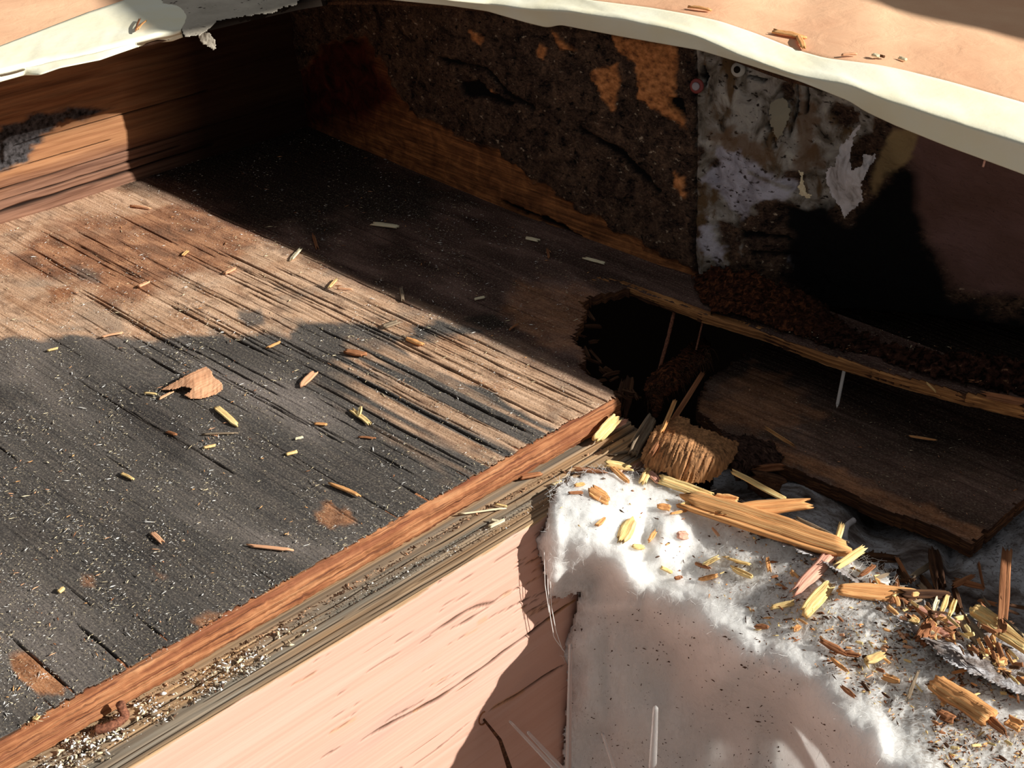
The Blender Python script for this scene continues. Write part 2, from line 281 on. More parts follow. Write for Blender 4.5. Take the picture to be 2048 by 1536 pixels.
for k_, pl in enumerate([[(1228, 68), (1360, 88), (1355, 199), (1378, 257), (1324, 224), (1283, 195), (1275, 124), (1241, 103)], [(1184, 143), (1239, 126), (1242, 178), (1229, 219), (1198, 171)], [(942, 58), (967, 75), (965, 92), (948, 78)], [(1105, 60), (1123, 78), (1153, 100), (1125, 96)], [(1082, 85), (1097, 96), (1090, 118), (1080, 110)], [(1354, 342), (1378, 352), (1375, 395), (1358, 370)], [(985, 178), (993, 196), (988, 200)], [(1212, 135), (1245, 150), (1235, 225), (1215, 190)]]):
    org = np.maximum(org, stain(V, pl, 2.5, 4, .006, 20+k_))
grey = stain(V, [(1394, 60), (1600, 100), (1760, 200), (1745, 250), (1700, 300), (1680, 340), (1660, 400), (1620, 430), (1590, 400), (1530, 405), (1490, 450), (1470, 520), (1445, 560), (1394, 545)], 4, 26, .014, 6)
grey = np.where(proj(V)[..., 0] < 1394, 0, grey)
holes = np.maximum.reduce([stain(V, pl, 4, 12, .01, 40+i) for i, pl in enumerate([[(1570, 165), (1590, 160), (1588, 205), (1560, 200)], [(1668, 200), (1715, 205), (1722, 245), (1690, 255), (1668, 240)], [(1410, 320), (1460, 320), (1470, 360), (1440, 365)], [(1560, 330), (1600, 340), (1620, 380), (1570, 365)], [(1480, 430), (1590, 405), (1660, 440), (1650, 600), (1590, 600), (1500, 540)], [(1700, 290), (1735, 260), (1740, 330), (1705, 345)], [(1440, 440), (1490, 460), (1480, 540), (1455, 500)]])])
grey = grey*(1-holes)
pale = stain(V, [(1407, 352), (1440, 330), (1440, 295), (1482, 302), (1540, 340), (1593, 366), (1589, 393), (1515, 402), (1486, 435), (1448, 389)], 4, 9, .008, 9)*(1-.9*stain(V, [(1500, 335), (1590, 372), (1586, 380), (1500, 345)], 2, 2, .01, 3))
pale = np.maximum(pale, .8*stain(V, [(1404, 450), (1425, 440), (1450, 500), (1440, 530), (1425, 520), (1405, 480)], 5, 14, .008, 12))
pale = np.maximum(pale, .7*stain(V, [(1578, 515), (1600, 540), (1640, 575), (1648, 600), (1600, 565)], 4, 8, .008, 13))
black = stain(V, [(1590, 420), (1660, 400), (1700, 430), (1780, 350), (1850, 330), (1850, 420), (1870, 500), (1910, 600), (2100, 640), (2100, 800), (1650, 700), (1560, 520)], 14, 22, .02, 14)  # blackness at the wall foot painted in for shade
mauve = stain(V, [(1850, 250), (2300, 330), (2300, 600), (2048, 590), (1904, 572), (1875, 500), (1830, 420), (1840, 350), (1795, 260)], 12, 8, .03, 15)
beige = stain(V, [(1790, 255), (1845, 265), (1830, 300), (1805, 345), (1770, 350), (1755, 390), (1740, 385), (1750, 330)], 4, 10, .012, 16)*(1-.6*black)
lines = np.maximum.reduce([stain(V, pl, 1.6, 3, .008, 60+i) for i, pl in enumerate([[(1596, 158), (1601, 200), (1588, 250), (1582, 288), (1578, 286), (1586, 245), (1594, 200)], [(1617, 168), (1622, 190), (1614, 225), (1611, 223), (1616, 190)], [(1540, 215), (1546, 250), (1560, 296), (1554, 294), (1539, 250)],
    [(880, 112), (976, 134), (1024, 188), (1078, 216), (1078, 222), (1020, 196), (974, 140), (880, 118)], [(925, 165), (960, 158), (985, 185), (1030, 205), (1020, 212), (975, 196), (930, 190)], [(1000, 400), (1120, 445), (1230, 520), (1110, 455), (1010, 410)], [(1340, 190), (1365, 200), (1372, 230), (1350, 215)], [(1160, 250), (1250, 300), (1330, 380), (1320, 384), (1240, 312), (1160, 258)], [(1500, 150), (1530, 158), (1560, 152), (1530, 164)], [(1410, 130), (1420, 150), (1412, 175)], [(1480, 460), (1580, 470), (1590, 482), (1490, 472)], [(1500, 500), (1600, 505), (1600, 515), (1505, 508)]])])
brn = np.maximum(stain(V, [(1600, 190), (1625, 200), (1650, 330), (1600, 335), (1590, 300)], 6, 16, .01, 81), stain(V, [(1430, 250), (1560, 290), (1560, 330), (1480, 320), (1430, 290)], 8, 20, .008, 82))*.75
thin = fbm(Yg*60, Zg*60, 31, 5); seam = np.exp(-((proj(V)[..., 0]-1394)/2.5)**2)
dx = (1-band)*(1-mauve)*(.0022*thin+.0035*fbm(Yg*22, Zg*22, 33, 3)-.003)+.006*seam+.003*holes-.0015*org+.004*lines
V[..., 0] += dx
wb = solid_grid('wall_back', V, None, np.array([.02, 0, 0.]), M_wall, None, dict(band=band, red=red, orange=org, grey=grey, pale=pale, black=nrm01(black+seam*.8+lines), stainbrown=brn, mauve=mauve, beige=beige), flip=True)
tag(wb, 'rotten back wall in the shade, crusted brown at left, flaking grey in the middle', 'wall', kind='structure')
# --- what lies under and behind
def box(name, a, b, mat, parent=None):
    a = np.array(a); b = np.array(b); V = np.array([[(a, b)[i][0], (a, b)[j][1], (a, b)[k][2]] for i in (0, 1) for j in (0, 1) for k in (0, 1)])
    Fq = np.array([[0, 1, 3, 2], [4, 6, 7, 5], [0, 4, 5, 1], [2, 3, 7, 6], [0, 2, 6, 4], [1, 5, 7, 3]])
    return make(name, V, Fq, mat, parent, smooth=False)
tag(box('floor', (-.75, -.05, -.44), (1.2, 1.4, -.42), M_dark), 'dark void bottom beneath the deck panel', 'ground', kind='structure')
n = NB('light_ground', .9, .1); M_ground = n.out(n.ramp(n.noise(6, (1, 1, 1), 5), [(.3, (.50, .42, .36, 1)), (.7, (.66, .58, .52, 1))]))
tag(box('ground', (-2.2, -2.4, -.44), (1.2, -.052, -.42), M_ground), 'light ground in front of the pink board far below', 'ground', kind='structure')
tag(box('void_light_block', (.44, -1.0, -.5), (.46, 1.2, .18), M_dark), 'unseen dark panel added under the papered top to keep the void black', 'wall', kind='structure')  # added unseen panel that keeps light out of the void
# --- unseen strips added above to cast shade on the papered top
t_ = .7; sh = np.array([1, -1.75, 1.08])*t_
def slab(px_poly, z, h, name, mat, parent):
    P_ = [np.array(p) for p in px_poly]; k = len(P_); V = [p+[0, 0, 0] for p in P_]+[p+[0, 0, h] for p in P_]
    Fc = [tuple(range(k))[::-1], tuple(range(k, 2*k))]+[(i, (i+1) % k, (i+1) % k+k, i+k) for i in range(k)]
    return make(name, V, Fc, mat, parent, smooth=False)
blocker_root = empty('shade_blocker', (.9, -1.2, .9), 'grey canopy strips added unseen above the papered top to cast shade', 'blocker', kind='structure')
sp = [(.417, .110), (.402, .04), (.405, -.02), (.412, -.085), (.44, -.3), (.9, -.4), (.9, .5), (.47, .4)]
slab([np.array([x, y, .2])+sh for x, y in sp], 0, .02, 'blocker_strip', M_gry, blocker_root)
sp = [(-.050, .452), (-.02, .447), (.06, .446), (.10, .447), (.16, .56), (.3, .8), (.1, .9), (.0, .62)]
slab([np.array([x, y, .2])+sh for x, y in sp], 0, .02, 'blocker_strip', M_gry, blocker_root)
# ================================================================== DECK PANEL
deck = empty('plywood_panel', (-.2, .3, 0), 'large weathered plywood panel, charred black in front and brown behind', 'plywood')
xs = np.arange(-.56, .236, .0006); xs = xs[xs < .232]; ys = np.concatenate([np.arange(-.46, 0, .006), np.arange(0, .012, .001), np.arange(.012, .66, .0042)])
Xg, Yg = np.meshgrid(xs, ys, indexing='ij')
wob = .0035*fbm(Xg*6, Yg*5, 11, 3)
crk = np.zeros_like(Xg); G = []
def wline(p, q): a = ZP(*p); b = ZP(*q); return ((a[0]+b[0])/2, min(a[1], b[1]), max(a[1], b[1]))
for p, q, wd in [((884, 648), (1205, 802), 1.), ((614, 652), (1079, 864), 1.2), ((634, 751), (928, 946), 1.1), ((265, 1220), (342, 1300), .8), ((181, 1279), (265, 1349), 1.3), ((0, 1262), (164, 1405), .9), ((70, 1390), (118, 1430), 1.2), ((640, 1010), (740, 1055), .6), ((154, 580), (403, 720), 1.2), ((700, 640), (1000, 790), 1.3), ((820, 640), (1130, 800), 1.), ((690, 735), (1000, 910), 1.5), ((640, 790), (860, 930), .8), ((154, 458), (230, 505), .9), ((540, 560), (880, 720), 1.2), ((430, 500), (700, 620), 1.2), ((60, 490), (170, 560), .8), ((500, 640), (760, 790), .9), ((330, 600), (530, 710), 1.4), ((980, 780), (1110, 850), 1.3), ((720, 600), (960, 705), 1.), ((850, 760), (1060, 870), 1.4), ((140, 1240), (250, 1340), 1.)]:
    G.append((*wline(p, q), wd*.00075))
r_ = np.random.default_rng(3)
for _ in range(170):
    x0 = -.12+.115*r_.normal() if r_.random() < .8 else r_.uniform(-.52, .2); y0 = r_.uniform(-.05, .5); L = r_.uniform(.02, .2)
    if x0 > .005 and r_.random() < .6: continue
    if x0 < -.2 and r_.random() < .45: continue
    G.append((x0, y0, y0+L, r_.uniform(.0002, .0006)))
for i, (x0, a, b, wd) in enumerate(G):
    sel = np.abs(xs-x0) < .006; 
    if not sel.any(): continue
    Xs = Xg[sel]; Ys = Yg[sel]; xc = x0+wob[sel]+.0007*fbm(Ys*40, Ys*0, i); en = nrm01((Ys-a)/.02)*nrm01((b-Ys)/.02)
    ww = wd*(.55+.9*vn(Ys*60, Ys*0, i+40))*en+1e-6
    crk[sel] = np.maximum(crk[sel], nrm01(1.5-np.abs(Xs-xc)/ww)*(en > .05))
Zg = .0005*fbm((Xg-wob)*500, Yg*14, 5, 3)+.0012*fbm(Xg*12, Yg*8, 6, 3)-.0024*crk
V = np.stack([Xg, Yg, Zg], -1)
PX = proj(V)
out = [(x, y) for x, y in [(-.6, .0025), (0.002, .0025)]]
nt = [ZP(*p)[:2] for p in [(1235, 800), (1222, 782), (1205, 765), (1180, 752), (1165, 735), (1175, 718), (1170, 700), (1150, 680), (1160, 650), (1178, 628), (1170, 605), (1195, 590), (1237, 586), (1262, 575), (1339, 603), (1408, 628), (1544, 668), (1600, 690), (1660, 712), (1800, 752), (1900, 778), (2048, 812)]]
out = [(-.7, .0)]+[tuple(p) for p in nt]+[(.205, -.5), (.25, -.5), (.24, .8), (-.7, .8)]
sd = sdist(V[..., :2], out)
rag = .0022*(fbm(Xg*420, Yg*30, 7, 3)+.4)+.003*np.clip(fbm(Xg*60, Yg*4, 9, 2), 0, 1)*(Xg < 0)
nz = np.where(Xg > .003, .0045*fbm(Xg*300, Yg*45, 12, 3), 0)
rag = np.maximum(.003, .0015+.0035*(fbm(Xg*300, Yg*30, 7, 4)+.5)+.005*np.clip(fbm(Xg*40, Yg*4, 9, 2), 0, 1))
keep = (sd > rag*(Yg < .02)*(Xg < .001)+nz)
keep &= ~((Yg < -.001) & (Xg < .1))
char = stain(V, [(-60, 690), (0, 682), (60, 674), (103, 676), (171, 672), (239, 676), (308, 684), (393, 668), (420, 660), (478, 672), (533, 662), (581, 686), (600, 652), (660, 652), (737, 648), (805, 665), (873, 641), (962, 662), (940, 672), (880, 672), (870, 690), (800, 690), (850, 730), (960, 775), (1060, 830), (1130, 860), (1160, 860), (1110, 900), (900, 1010), (200, 1440), (-60, 1600)], 5, 12, .016, 1, (1, 2.2))
streak = vn((Xg-wob)*170, Yg*7, 3)
brn_in = stain(V, [(700, 690), (900, 690), (1140, 790), (1240, 800), (1120, 910), (900, 960), (760, 850), (640, 760)], 25, 20, .03, 4)
char = char*(1-.85*brn_in*np.clip((streak-.5)*4, 0, 1))
char = np.maximum(char, .9*stain(V, [(478, 625), (520, 622), (528, 645), (500, 655), (480, 640)], 5, 7, .01, 5)); char = np.maximum(char, .7*stain(V, [(135, 525), (175, 535), (200, 565), (160, 555)], 6, 7, .01, 5))
rust = stain(V, [(-30, 505), (60, 480), (130, 455), (250, 440), (330, 400), (480, 410), (560, 470), (470, 520), (350, 560), (270, 605), (200, 600), (130, 560), (0, 555)], 18, 26, .025, 6)*.85
rust = np.maximum(rust, stain(V, [(100, 580), (140, 568), (150, 590), (110, 600)], 4, 4, .01, 7))
org = np.maximum.reduce([stain(V, [(12, 1310), (50, 1306), (85, 1330), (130, 1370), (125, 1388), (75, 1390), (40, 1360)], 3, 6, .01, 8), .8*stain(V, [(630, 1030), (660, 1010), (700, 1022), (712, 1045), (670, 1060), (635, 1048)], 5, 9, .01, 9), .7*stain(V, [(385, 1245), (410, 1225), (440, 1230), (420, 1255)], 5, 6, .01, 10), .6*stain(V, [(165, 1150), (185, 1150), (185, 1172), (168, 1168)], 5, 6, .01, 10), .5*stain(V, [(305, 1140), (335, 1155), (325, 1165)], 4, 6, .01, 10), .5*stain(V, [(95, 575), (150, 570), (145, 600), (105, 605)], 5, 6, .01, 10)])
blackened = stain(V, [(250, 360), (560, 200), (690, 250), (771, 314), (930, 405), (850, 440), (700, 430), (640, 470), (520, 440), (430, 410)], 25, 26, .03, 11)*.93  # near-black tone towards the far corner of the deck
blackened = np.maximum(blackened, .9*stain(V, [(935, 640), (985, 630), (1010, 650), (980, 660)], 6, 9, .012, 12)); blackened = np.maximum(blackened, .8*stain(V, [(370, 1232), (425, 1225), (420, 1245), (385, 1248)], 3, 6, .01, 13))
rot = nrm01((Xg+.012)/.03+.5*fbm(Xg*40, Yg*12, 15))  # rot plus painted shade over the shadowed side of the deck
woods_ = stain(V, [(1040, 560), (1190, 590), (1180, 720), (1100, 700), (1010, 620)], 15, 25, .02, 16)*.5
M_side = [M_deck, M_edge2]
dk = np.array([0, 0, -.011]); DK = np.zeros(V.shape); DK[..., 2] = -.0065-.003*vn(Xg*300, Yg*60, 3)
solid_grid('top_veneer', V, keep, DK, M_side, deck, dict(char=char, rust=rust, rot=rot, blackened=blackened, orange=np.maximum(org, woods_), crack=crk), smooth=True)
# front edge: stacked plies
xs2 = np.arange(-.56, .0045, .0011); prof = np.array([(.016, -.0008), (.008, -.0008), (.003, -.0012), (.0012, -.003), (.0004, -.005), (-.0002, -.0075), (0, -.010), (.0006, -.0125), (-.0002, -.015), (.0003, -.0175), (.0008, -.0195), (.004, -.0205), (.012, -.0208)])
Xg2, k2 = np.meshgrid(xs2, np.arange(len(prof)), indexing='ij'); Y2 = prof[k2, 0]; Z2 = prof[k2, 1]
j = fbm(Xg2*260, k2*.8, 21, 3); Y2 = Y2+.0011*j-.0008*np.sin(k2*1.9+Xg2*8); Z2 = Z2+.0004*fbm(Xg2*200, k2*2., 23, 2)-np.where(k2 > 8, .0012*vn(Xg2*45, k2*0, 25), 0)
solid_grid('ply_edge', np.stack([Xg2, Y2, Z2], -1), None, np.array([0, .001, 0.]), M_edge, deck, flip=False)
# laminated strip along the broken right part
pts = np.array([ZP(*p)[:2] for p in [(1185, 558), (1237, 567), (1339, 603), (1408, 629), (1544, 668), (1600, 690), (1660, 712), (1800, 752), (1900, 778), (2048, 812), (2200, 850)]])
tt = np.r_[0, np.cumsum(np.linalg.norm(np.diff(pts, axis=0), axis=1))]; s_ = np.linspace(0, tt[-1], 320); sx = np.interp(s_, tt, pts[:, 0]); sy = np.interp(s_, tt, pts[:, 1])
pr = [(.004, .0002), (0, -.0006), (-.001, -.002), (.0003, -.0034), (-.0012, -.005), (0, -.0065), (.0012, -.008), (-.0006, -.0095), (.003, -.0105)]
Sg, kk = np.meshgrid(np.arange(320), np.arange(len(pr)), indexing='ij'); pr = np.array(pr)
gapm = np.clip(fbm(Sg*.03, kk*.0, 44, 2)*3, 0, 1)
X3 = sx[Sg]+pr[kk, 0]+.0012*fbm(Sg*.25, kk*.9, 41, 3)-.0012; Z3 = pr[kk, 1]*(.55+.6*Sg/320)*(.35+.65*nrm01(Sg/60.))+.0004*fbm(Sg*.5, kk*2., 42, 2)
M_strip = wood('laminated_strip', [A(46, 28, 16, .34), A(92, 62, 36, .34), A(140, 102, 62, .34)], (200, 12, 800), bump=.001)
solid_grid('split_edge', np.stack([X3, sy[Sg], Z3], -1), None, np.array([.004, 0, 0.]), M_strip, deck)
# under-side ply peeling off below it
# ================================================================== RIM + SILL
xs = np.arange(-.72, .0135, .003)
yy = np.arange(.03, -.042, -.0007); zz = np.arange(-.0225, -.40, -.0009)
prof = np.concatenate([np.stack([yy, np.full(len(yy), -.0225)], -1), [[-.0420, -.0227]], np.stack([np.full(len(zz)-1, -.0424), zz[1:]], -1)])
Xg, K = np.meshgrid(xs, np.arange(len(prof)), indexing='ij'); Y = prof[K, 0].copy(); Z = prof[K, 1].copy(); top = (Z > -.0226)
bare = stain(np.stack([Xg, Y, Z], -1), [(-60, 1600), (170, 1580), (300, 1500), (420, 1405), (600, 1290), (640, 1245), (760, 1180), (880, 1125), (1000, 1068), (1100, 1008), (1400, 800), (1100, 700), (-60, 1300)], 2.5, 7, .012, 51, (3, 1))
bare = np.where(top & (Y > -.0412), 1, np.maximum(bare, nrm01(.5+(Z+.0242+.0034*fbm(Xg*45, Z*90, 58, 4)+.0012*fbm(Xg*9, Xg*0, 59))/.0006))); grey = nrm01(.4+fbm(Xg*8, Y*160, 52, 3)*1.3)*top
crk = np.zeros_like(Xg)
yc = -.0125+.0008*fbm(Xg*20, Xg*0, 53); crk = np.maximum(crk, nrm01(1.5-np.abs(Y-yc)/(.0008*(.3+1.2*vn(Xg*60, Xg*0, 54))))*top)
for y0, wd in ((-.02, .0004), (-.027, .0004), (-.033, .0004), (-.005, .0003), (-.037, .0004)):
    crk = np.maximum(crk, nrm01(1.4-np.abs(Y-y0-.0015*fbm(Xg*9, Xg*0, int(-y0*1e4)))/(wd*(2*vn(Xg*25, Xg*0, int(-y0*999)))))*top*.8)
ochre = np.zeros_like(Xg); VV = np.stack([Xg, Y, Z], -1)
def pcrack(pts, wd, oc=0, sd=0):
    global crk, ochre
    w_ = np.array([YP(px, py, -.0424) for px, py in pts]); o = np.argsort(w_[:, 0]); w_ = w_[o]
    zc = np.interp(Xg, w_[:, 0], w_[:, 2])+.0012*fbm(Xg*60, Xg*0, 60+sd, 3); ins = (Xg > w_[0, 0]) & (Xg < w_[-1, 0]) & ~top
    tp = np.clip(np.minimum(Xg-w_[0, 0], w_[-1, 0]-Xg)/.02, .2, 1)
    crk = np.maximum(crk, nrm01(1.5-np.abs(Z-zc)/(wd*tp*(.5+vn(Xg*80, Xg*0, 70+sd))))*ins)
    if oc: ochre = np.maximum(ochre, oc*nrm01(1.5-np.abs(Z-zc)/(.0022*vn(Xg*35, Xg*0, 80+sd)))*ins*(vn(Xg*22, Xg*0, 90+sd) > .55))
pcrack([(725, 1480), (880, 1395), (960, 1340), (1050, 1275), (1112, 1225), (1152, 1200)], .0012, .9, 1)
pcrack([(980, 1420), (1040, 1385), (1100, 1345), (1140, 1325)], .001, .6, 2)
pcrack([(830, 1530), (880, 1495), (945, 1440)], .0006, 0, 3)
pcrack([(855, 1272), (900, 1245), (935, 1222), (955, 1213), (985, 1205), (1020, 1180)], .0009, 0, 4); pcrack([(905, 1257), (945, 1235), (982, 1212)], .0011, 0, 5)
for k_ in range(46):
    px = r_.uniform(560, 1100); py = 1600-.56*px+r_.uniform(20, 330)-40; L = r_.uniform(15, 80)
    if px > 1000: L *= .8
    pcrack([(px, py), (px+L, py-.57*L)], r_.uniform(.0003, .0007), .3 if k_ % 4 == 0 else 0, 10+k_)
for k_ in range(26):
    px = r_.uniform(1000, 1080); L = r_.uniform(20, 60); py = 1040+r_.uniform(0, 200); pcrack([(px, py), (px+L, py-.5*L)], r_.uniform(.0004, .0009), .3, 60+k_)
Z = Z-np.where(top, .0016*crk+.0006*(1-fbm(Xg*6, Y*500, 55, 3))*.6, 0); Y = Y+np.where(top, 0, .0016*crk+.0003*fbm(Xg*6, Z*500, 56, 3)+bare*.0007)
endj = np.where(Xg > .0, fbm(Y*500+Z*300, Xg*0, 57)*.004, 0); Xg = Xg+endj-np.where(Xg > .0, .35*nrm01(-Y/.04)*.05*nrm01((Xg)/.012), 0)
rim = empty('rim_board', (-.3, -.03, -.1), 'thick rim board, pink painted front face and bare cracked grey-brown top', 'board')
solid_grid('board_body', np.stack([Xg, Y, Z], -1), None, np.array([0, .0, -.0]), M_pink, rim, dict(bare=bare, grey=grey, crack=crk, ochre=ochre), flip=True)
Xe = [p for p in (.0135,)]
box('board_end', (.0, .028, -.2), (.010, -.036, -.0245), M_gry, rim)
# ================================================================== PAPER AND TAPE on the top
def dens(P, n): 
    P = np.asarray(P, float); t = np.r_[0, np.cumsum(np.linalg.norm(np.diff(P, axis=0), axis=1))]; s = np.linspace(0, t[-1], n)
    return np.stack([np.interp(s, t, P[:, k]) for k in range(P.shape[1])], -1)
def smooth(P, k=5):
    for _ in range(k): Q = P.copy(); Q[1:-1] = (P[:-2]+2*P[1:-1]+P[2:])/4; P = Q
    return P
zt = .2
L1 = np.array([ZP(640, -8, .202), ZP(760, -9, .2045), ZP(900, 0, .205)]+[LP(*p, -.013) for p in [(980, 8), (1050, 18), (1150, 25), (1240, 40), (1330, 58), (1400, 75), (1480, 112), (1580, 148), (1660, 165), (1700, 172), (1780, 205), (1900, 240), (2048, 290), (2200, 345)]])
EXT = [[.0, -.20, 0], [.03, -.27, 0], [.07, -.36, 0], [.09, -.62, 0]]; L1 = np.vstack([L1]+[L1[-1]+e_ for e_ in EXT])
L0 = np.array([ZP(*p, L1[i_][2]+.0025) for i_, p in enumerate([(640, -60), (760, -58), (900, -50), (980, -40), (1100, -12), (1180, 0), (1300, 15), (1370, 27), (1440, 42), (1510, 66), (1600, 102), (1650, 116), (1755, 129), (1800, 138), (1900, 163), (2048, 205), (2200, 255)])]); L0 = np.vstack([L0]+[L0[-1]+e_ for e_ in EXT])
L2p = [(642, -1), (770, -2), (900, 11), (975, 22), (1050, 44), (1095, 55), (1120, 49), (1240, 72), (1400, 100), (1500, 130), (1600, 162), (1700, 202), (1730, 222), (1790, 250), (1890, 290), (2048, 348), (2200, 410)]
drop = [.005, .006, .008, .010, .014, .016, .012, .014, .012, .010, .008, .012, .016, .018, .02, .022, .022]
nL = 440; l0 = smooth(dens(L0, nL), 6); l1 = smooth(dens(L1, nL), 3)
L2 = []
for i, (p, d) in enumerate(zip(L2p, drop)): q_ = XP(*p, L1[i][0]+.0015); L2.append(q_ if L1[i][2]-.03 < q_[2] < L1[i][2]-.002 else ZP(*p, L1[i][2]-d))
L2 = np.array(L2); L2 = np.vstack([L2]+[L2[-1]+e_ for e_ in EXT]); l2 = smooth(dens(L2, nL), 2)
U, T = np.meshgrid(np.arange(nL), np.linspace(0, 1, 26), indexing='ij')
Tt = T[..., None]; up = l0[U]*(1-nrm01(Tt*2))+l1[U]*nrm01(Tt*2); dn = l1[U]*(1-nrm01(Tt*2-1))+l2[U]*nrm01(Tt*2-1)
V = np.where(Tt < .5, up, dn); cr = .0016*fbm(U*.07, T*2, 61, 3)*np.sin(T*math.pi)
V[..., 2] += cr+.0012*np.exp(-((T-.42)/.08)**2); V[..., 0] += .002*np.sin(nrm01((T-.5)*2)*math.pi)*(.2+1.2*fbm(U*.05, T*0, 62, 2))
tape = empty('masking_tape', (.2, .0, .2), 'cream masking tape strip wrapped over the curved edge at upper right', 'tape')
solid_grid('tape_strip', V, None, np.array([.0004, .0004, -.0006]), M_tape, tape, flip=False, backface=True)
# left strip
A0 = [(-120, 135), (0, 94), (174, 27), (256, 0), (330, -22), (420, -40)]; A1 = [(-120, 165), (0, 143), (90, 118), (160, 106), (235, 88), (300, 76), (362, 60)]; A2 = [(-120, 200), (0, 166), (50, 152), (80, 152), (120, 138), (200, 122), (240, 108), (300, 88), (345, 84), (366, 76)]
a0 = dens([ZP(*p, .2005) for p in A0], 140); a1 = smooth(dens([ZP(*p, .2) for p in A1], 140), 3); a2 = smooth(dens([ZP(*p, .2-.006-.004*math.sin(i)) for i, p in enumerate(A2)], 140), 1)
U, T = np.meshgrid(np.arange(140), np.linspace(0, 1, 24), indexing='ij'); Tt = T[..., None]
V = np.where(Tt < .6, a0[U]*(1-nrm01(Tt/.6))+a1[U]*nrm01(Tt/.6), a1[U]*(1-nrm01((Tt-.6)/.4))+a2[U]*nrm01((Tt-.6)/.4))
V[..., 2] += .0014*fbm(U*.06, T*3, 63, 3)*np.sin(T*math.pi)+.001-.0028*np.exp(-((T-.68-.05*fbm(U*.04, T*0, 64, 2))/.035)**2)
ltape = empty('masking_tape', (-.15, .45, .2), 'cream masking tape strip along the sunlit edge at upper left', 'tape')
solid_grid('tape_strip', V, None, np.array([.0002, .0004, -.0006]), M_tape, ltape, backface=True)
# paper sheets: laid behind the tape on both sides
def sheet(name, label, front, backv, parent=None):
    f = dens(front, 120); U, T = np.meshgrid(np.arange(120), np.linspace(0, 1, 70), indexing='ij')
    V = f[U]+np.asarray(backv)[None, None, :]*T[..., None]; V[..., 2] += (.0025+.002*fbm(V[..., 0]*14, V[..., 1]*14, 66, 4))*nrm01(T*12)-.0006
    return tag(solid_grid(name, V, None, np.array([0, 0, -.0006]), M_paper, None, backface=True, flip=False), label, 'paper')
sheet('paper_sheet', 'tan rosin paper covering the top at upper right', [tuple(p) for p in l0[::6]+np.array([-.004, -.002, -.0002])], (.75, .5, .0))
sheet('paper_sheet', 'tan rosin paper at upper left beyond the masking tape', [ZP(*p, .2) for p in [(-120, 141), (0, 100), (174, 33), (256, 6), (330, -16), (420, -36)]], (.25, .9, 0))
# rough board body beneath tape, so the top is not paper thin
def lipbody(name, front, backv, label):
    f = dens(front, 100); U, T = np.meshgrid(np.arange(100), np.linspace(0, 1, 4), indexing='ij')
    V = f[U]+np.asarray(backv)*T[..., None]
    return tag(solid_grid(name, V, None, np.array([0, 0, -.004]), M_dbr, None, backface=True), label, 'board')
lipbody('top_board', l1[::8]+np.array([.009, .003, -.0065]), (.75, .5, 0), 'board edge beneath the papered top along the curved back opening')
lipbody('top_board', a1[::8]+np.array([.0, .006, -.004]), (.3, .9, 0), 'board beneath the papered top along the left opening')
Pc = [(-.052, .470), (.02, .466), (.085, .462), (.11, .455), (.5, .75), (.9, 1.05), (.9, 1.5), (-.052, 1.4)]
tag(slab([np.array([x, y, .1925]) for x, y in Pc], 0, .006, 'top_board', M_dark, None), 'board beneath the shade-grey tape at the far corner of the opening', 'board')
# ---- generic patch: a lump or flake given by its outline, thickness and real position
def tps(ctrl):
    P_ = np.array([c[:2] for c in ctrl], float)/300.; t = []
    for c in ctrl:
        r = rays(c[0], c[1]); v = c[2]
        if isinstance(v, tuple) and v[0] == 'q': t.append((v[1]-(CAM[0]+(CAM[1]+.045)/1.8))/(r[0]+r[1]/1.8))
        elif isinstance(v, np.ndarray): t.append(np.linalg.norm(v-CAM))
        elif isinstance(v, tuple) and v[0] == 'L': t.append((v[1]-CAM[0]+CAM[2])/(r[0]-r[2]))
        elif isinstance(v, tuple): t.append((v[1]-CAM['xyz'.index(v[0])])/r['xyz'.index(v[0])])
        else: t.append((v-CAM[2])/r[2])
    n_ = len(P_); d = np.linalg.norm(P_[:, None]-P_[None], axis=-1); K = np.where(d > 0, d*d*np.log(d+1e-12), 0)+np.eye(n_)*1e-3
    Q = np.c_[np.ones(n_), P_]; Mx = np.block([[K, Q], [Q.T, np.zeros((3, 3))]]); sol = np.linalg.solve(Mx, np.r_[t, 0, 0, 0])
    def f(px, py):
        p = np.stack([np.asarray(px, float), np.asarray(py, float)], -1)/300.; sh = p.shape[:-1]; p = p.reshape(-1, 2)
        d = np.linalg.norm(p[:, None]-P_[None], axis=-1); K = np.where(d > 0, d*d*np.log(d+1e-12), 0)
        return (K@sol[:n_]+sol[n_]+p@sol[n_+1:]).reshape(sh)
    return f
def patch(name, poly, tf, step, disp, thick, mats, parent=None, attrf=None, rough=3., seed=0, rs=.1, away=None, side=None):
    P_ = np.array(poly, float); gx = np.arange(P_[:, 0].min()-8, P_[:, 0].max()+8, step); gy = np.arange(P_[:, 1].min()-8, P_[:, 1].max()+8, step)
    PXg, PYg = np.meshgrid(gx, gy, indexing='ij'); sd = sdist(np.stack([PXg, PYg], -1), poly)+rough*fbm(PXg*rs, PYg*rs, 70+seed, 4)
    t = tf(PXg, PYg)+(disp(PXg, PYg, sd) if disp else 0); V = CAM+rays(PXg, PYg)*t[..., None]
    bk = (rays(PXg, PYg)*thick) if away is None else np.broadcast_to(np.array(away, float)*thick, V.shape)
    return solid_grid(name, V, sd > 0, bk, mats, parent, attrf(PXg, PYg, V, sd) if attrf else None, backface=(thick < .02), flip=True, side_mi=1 if isinstance(mats, list) else 0)
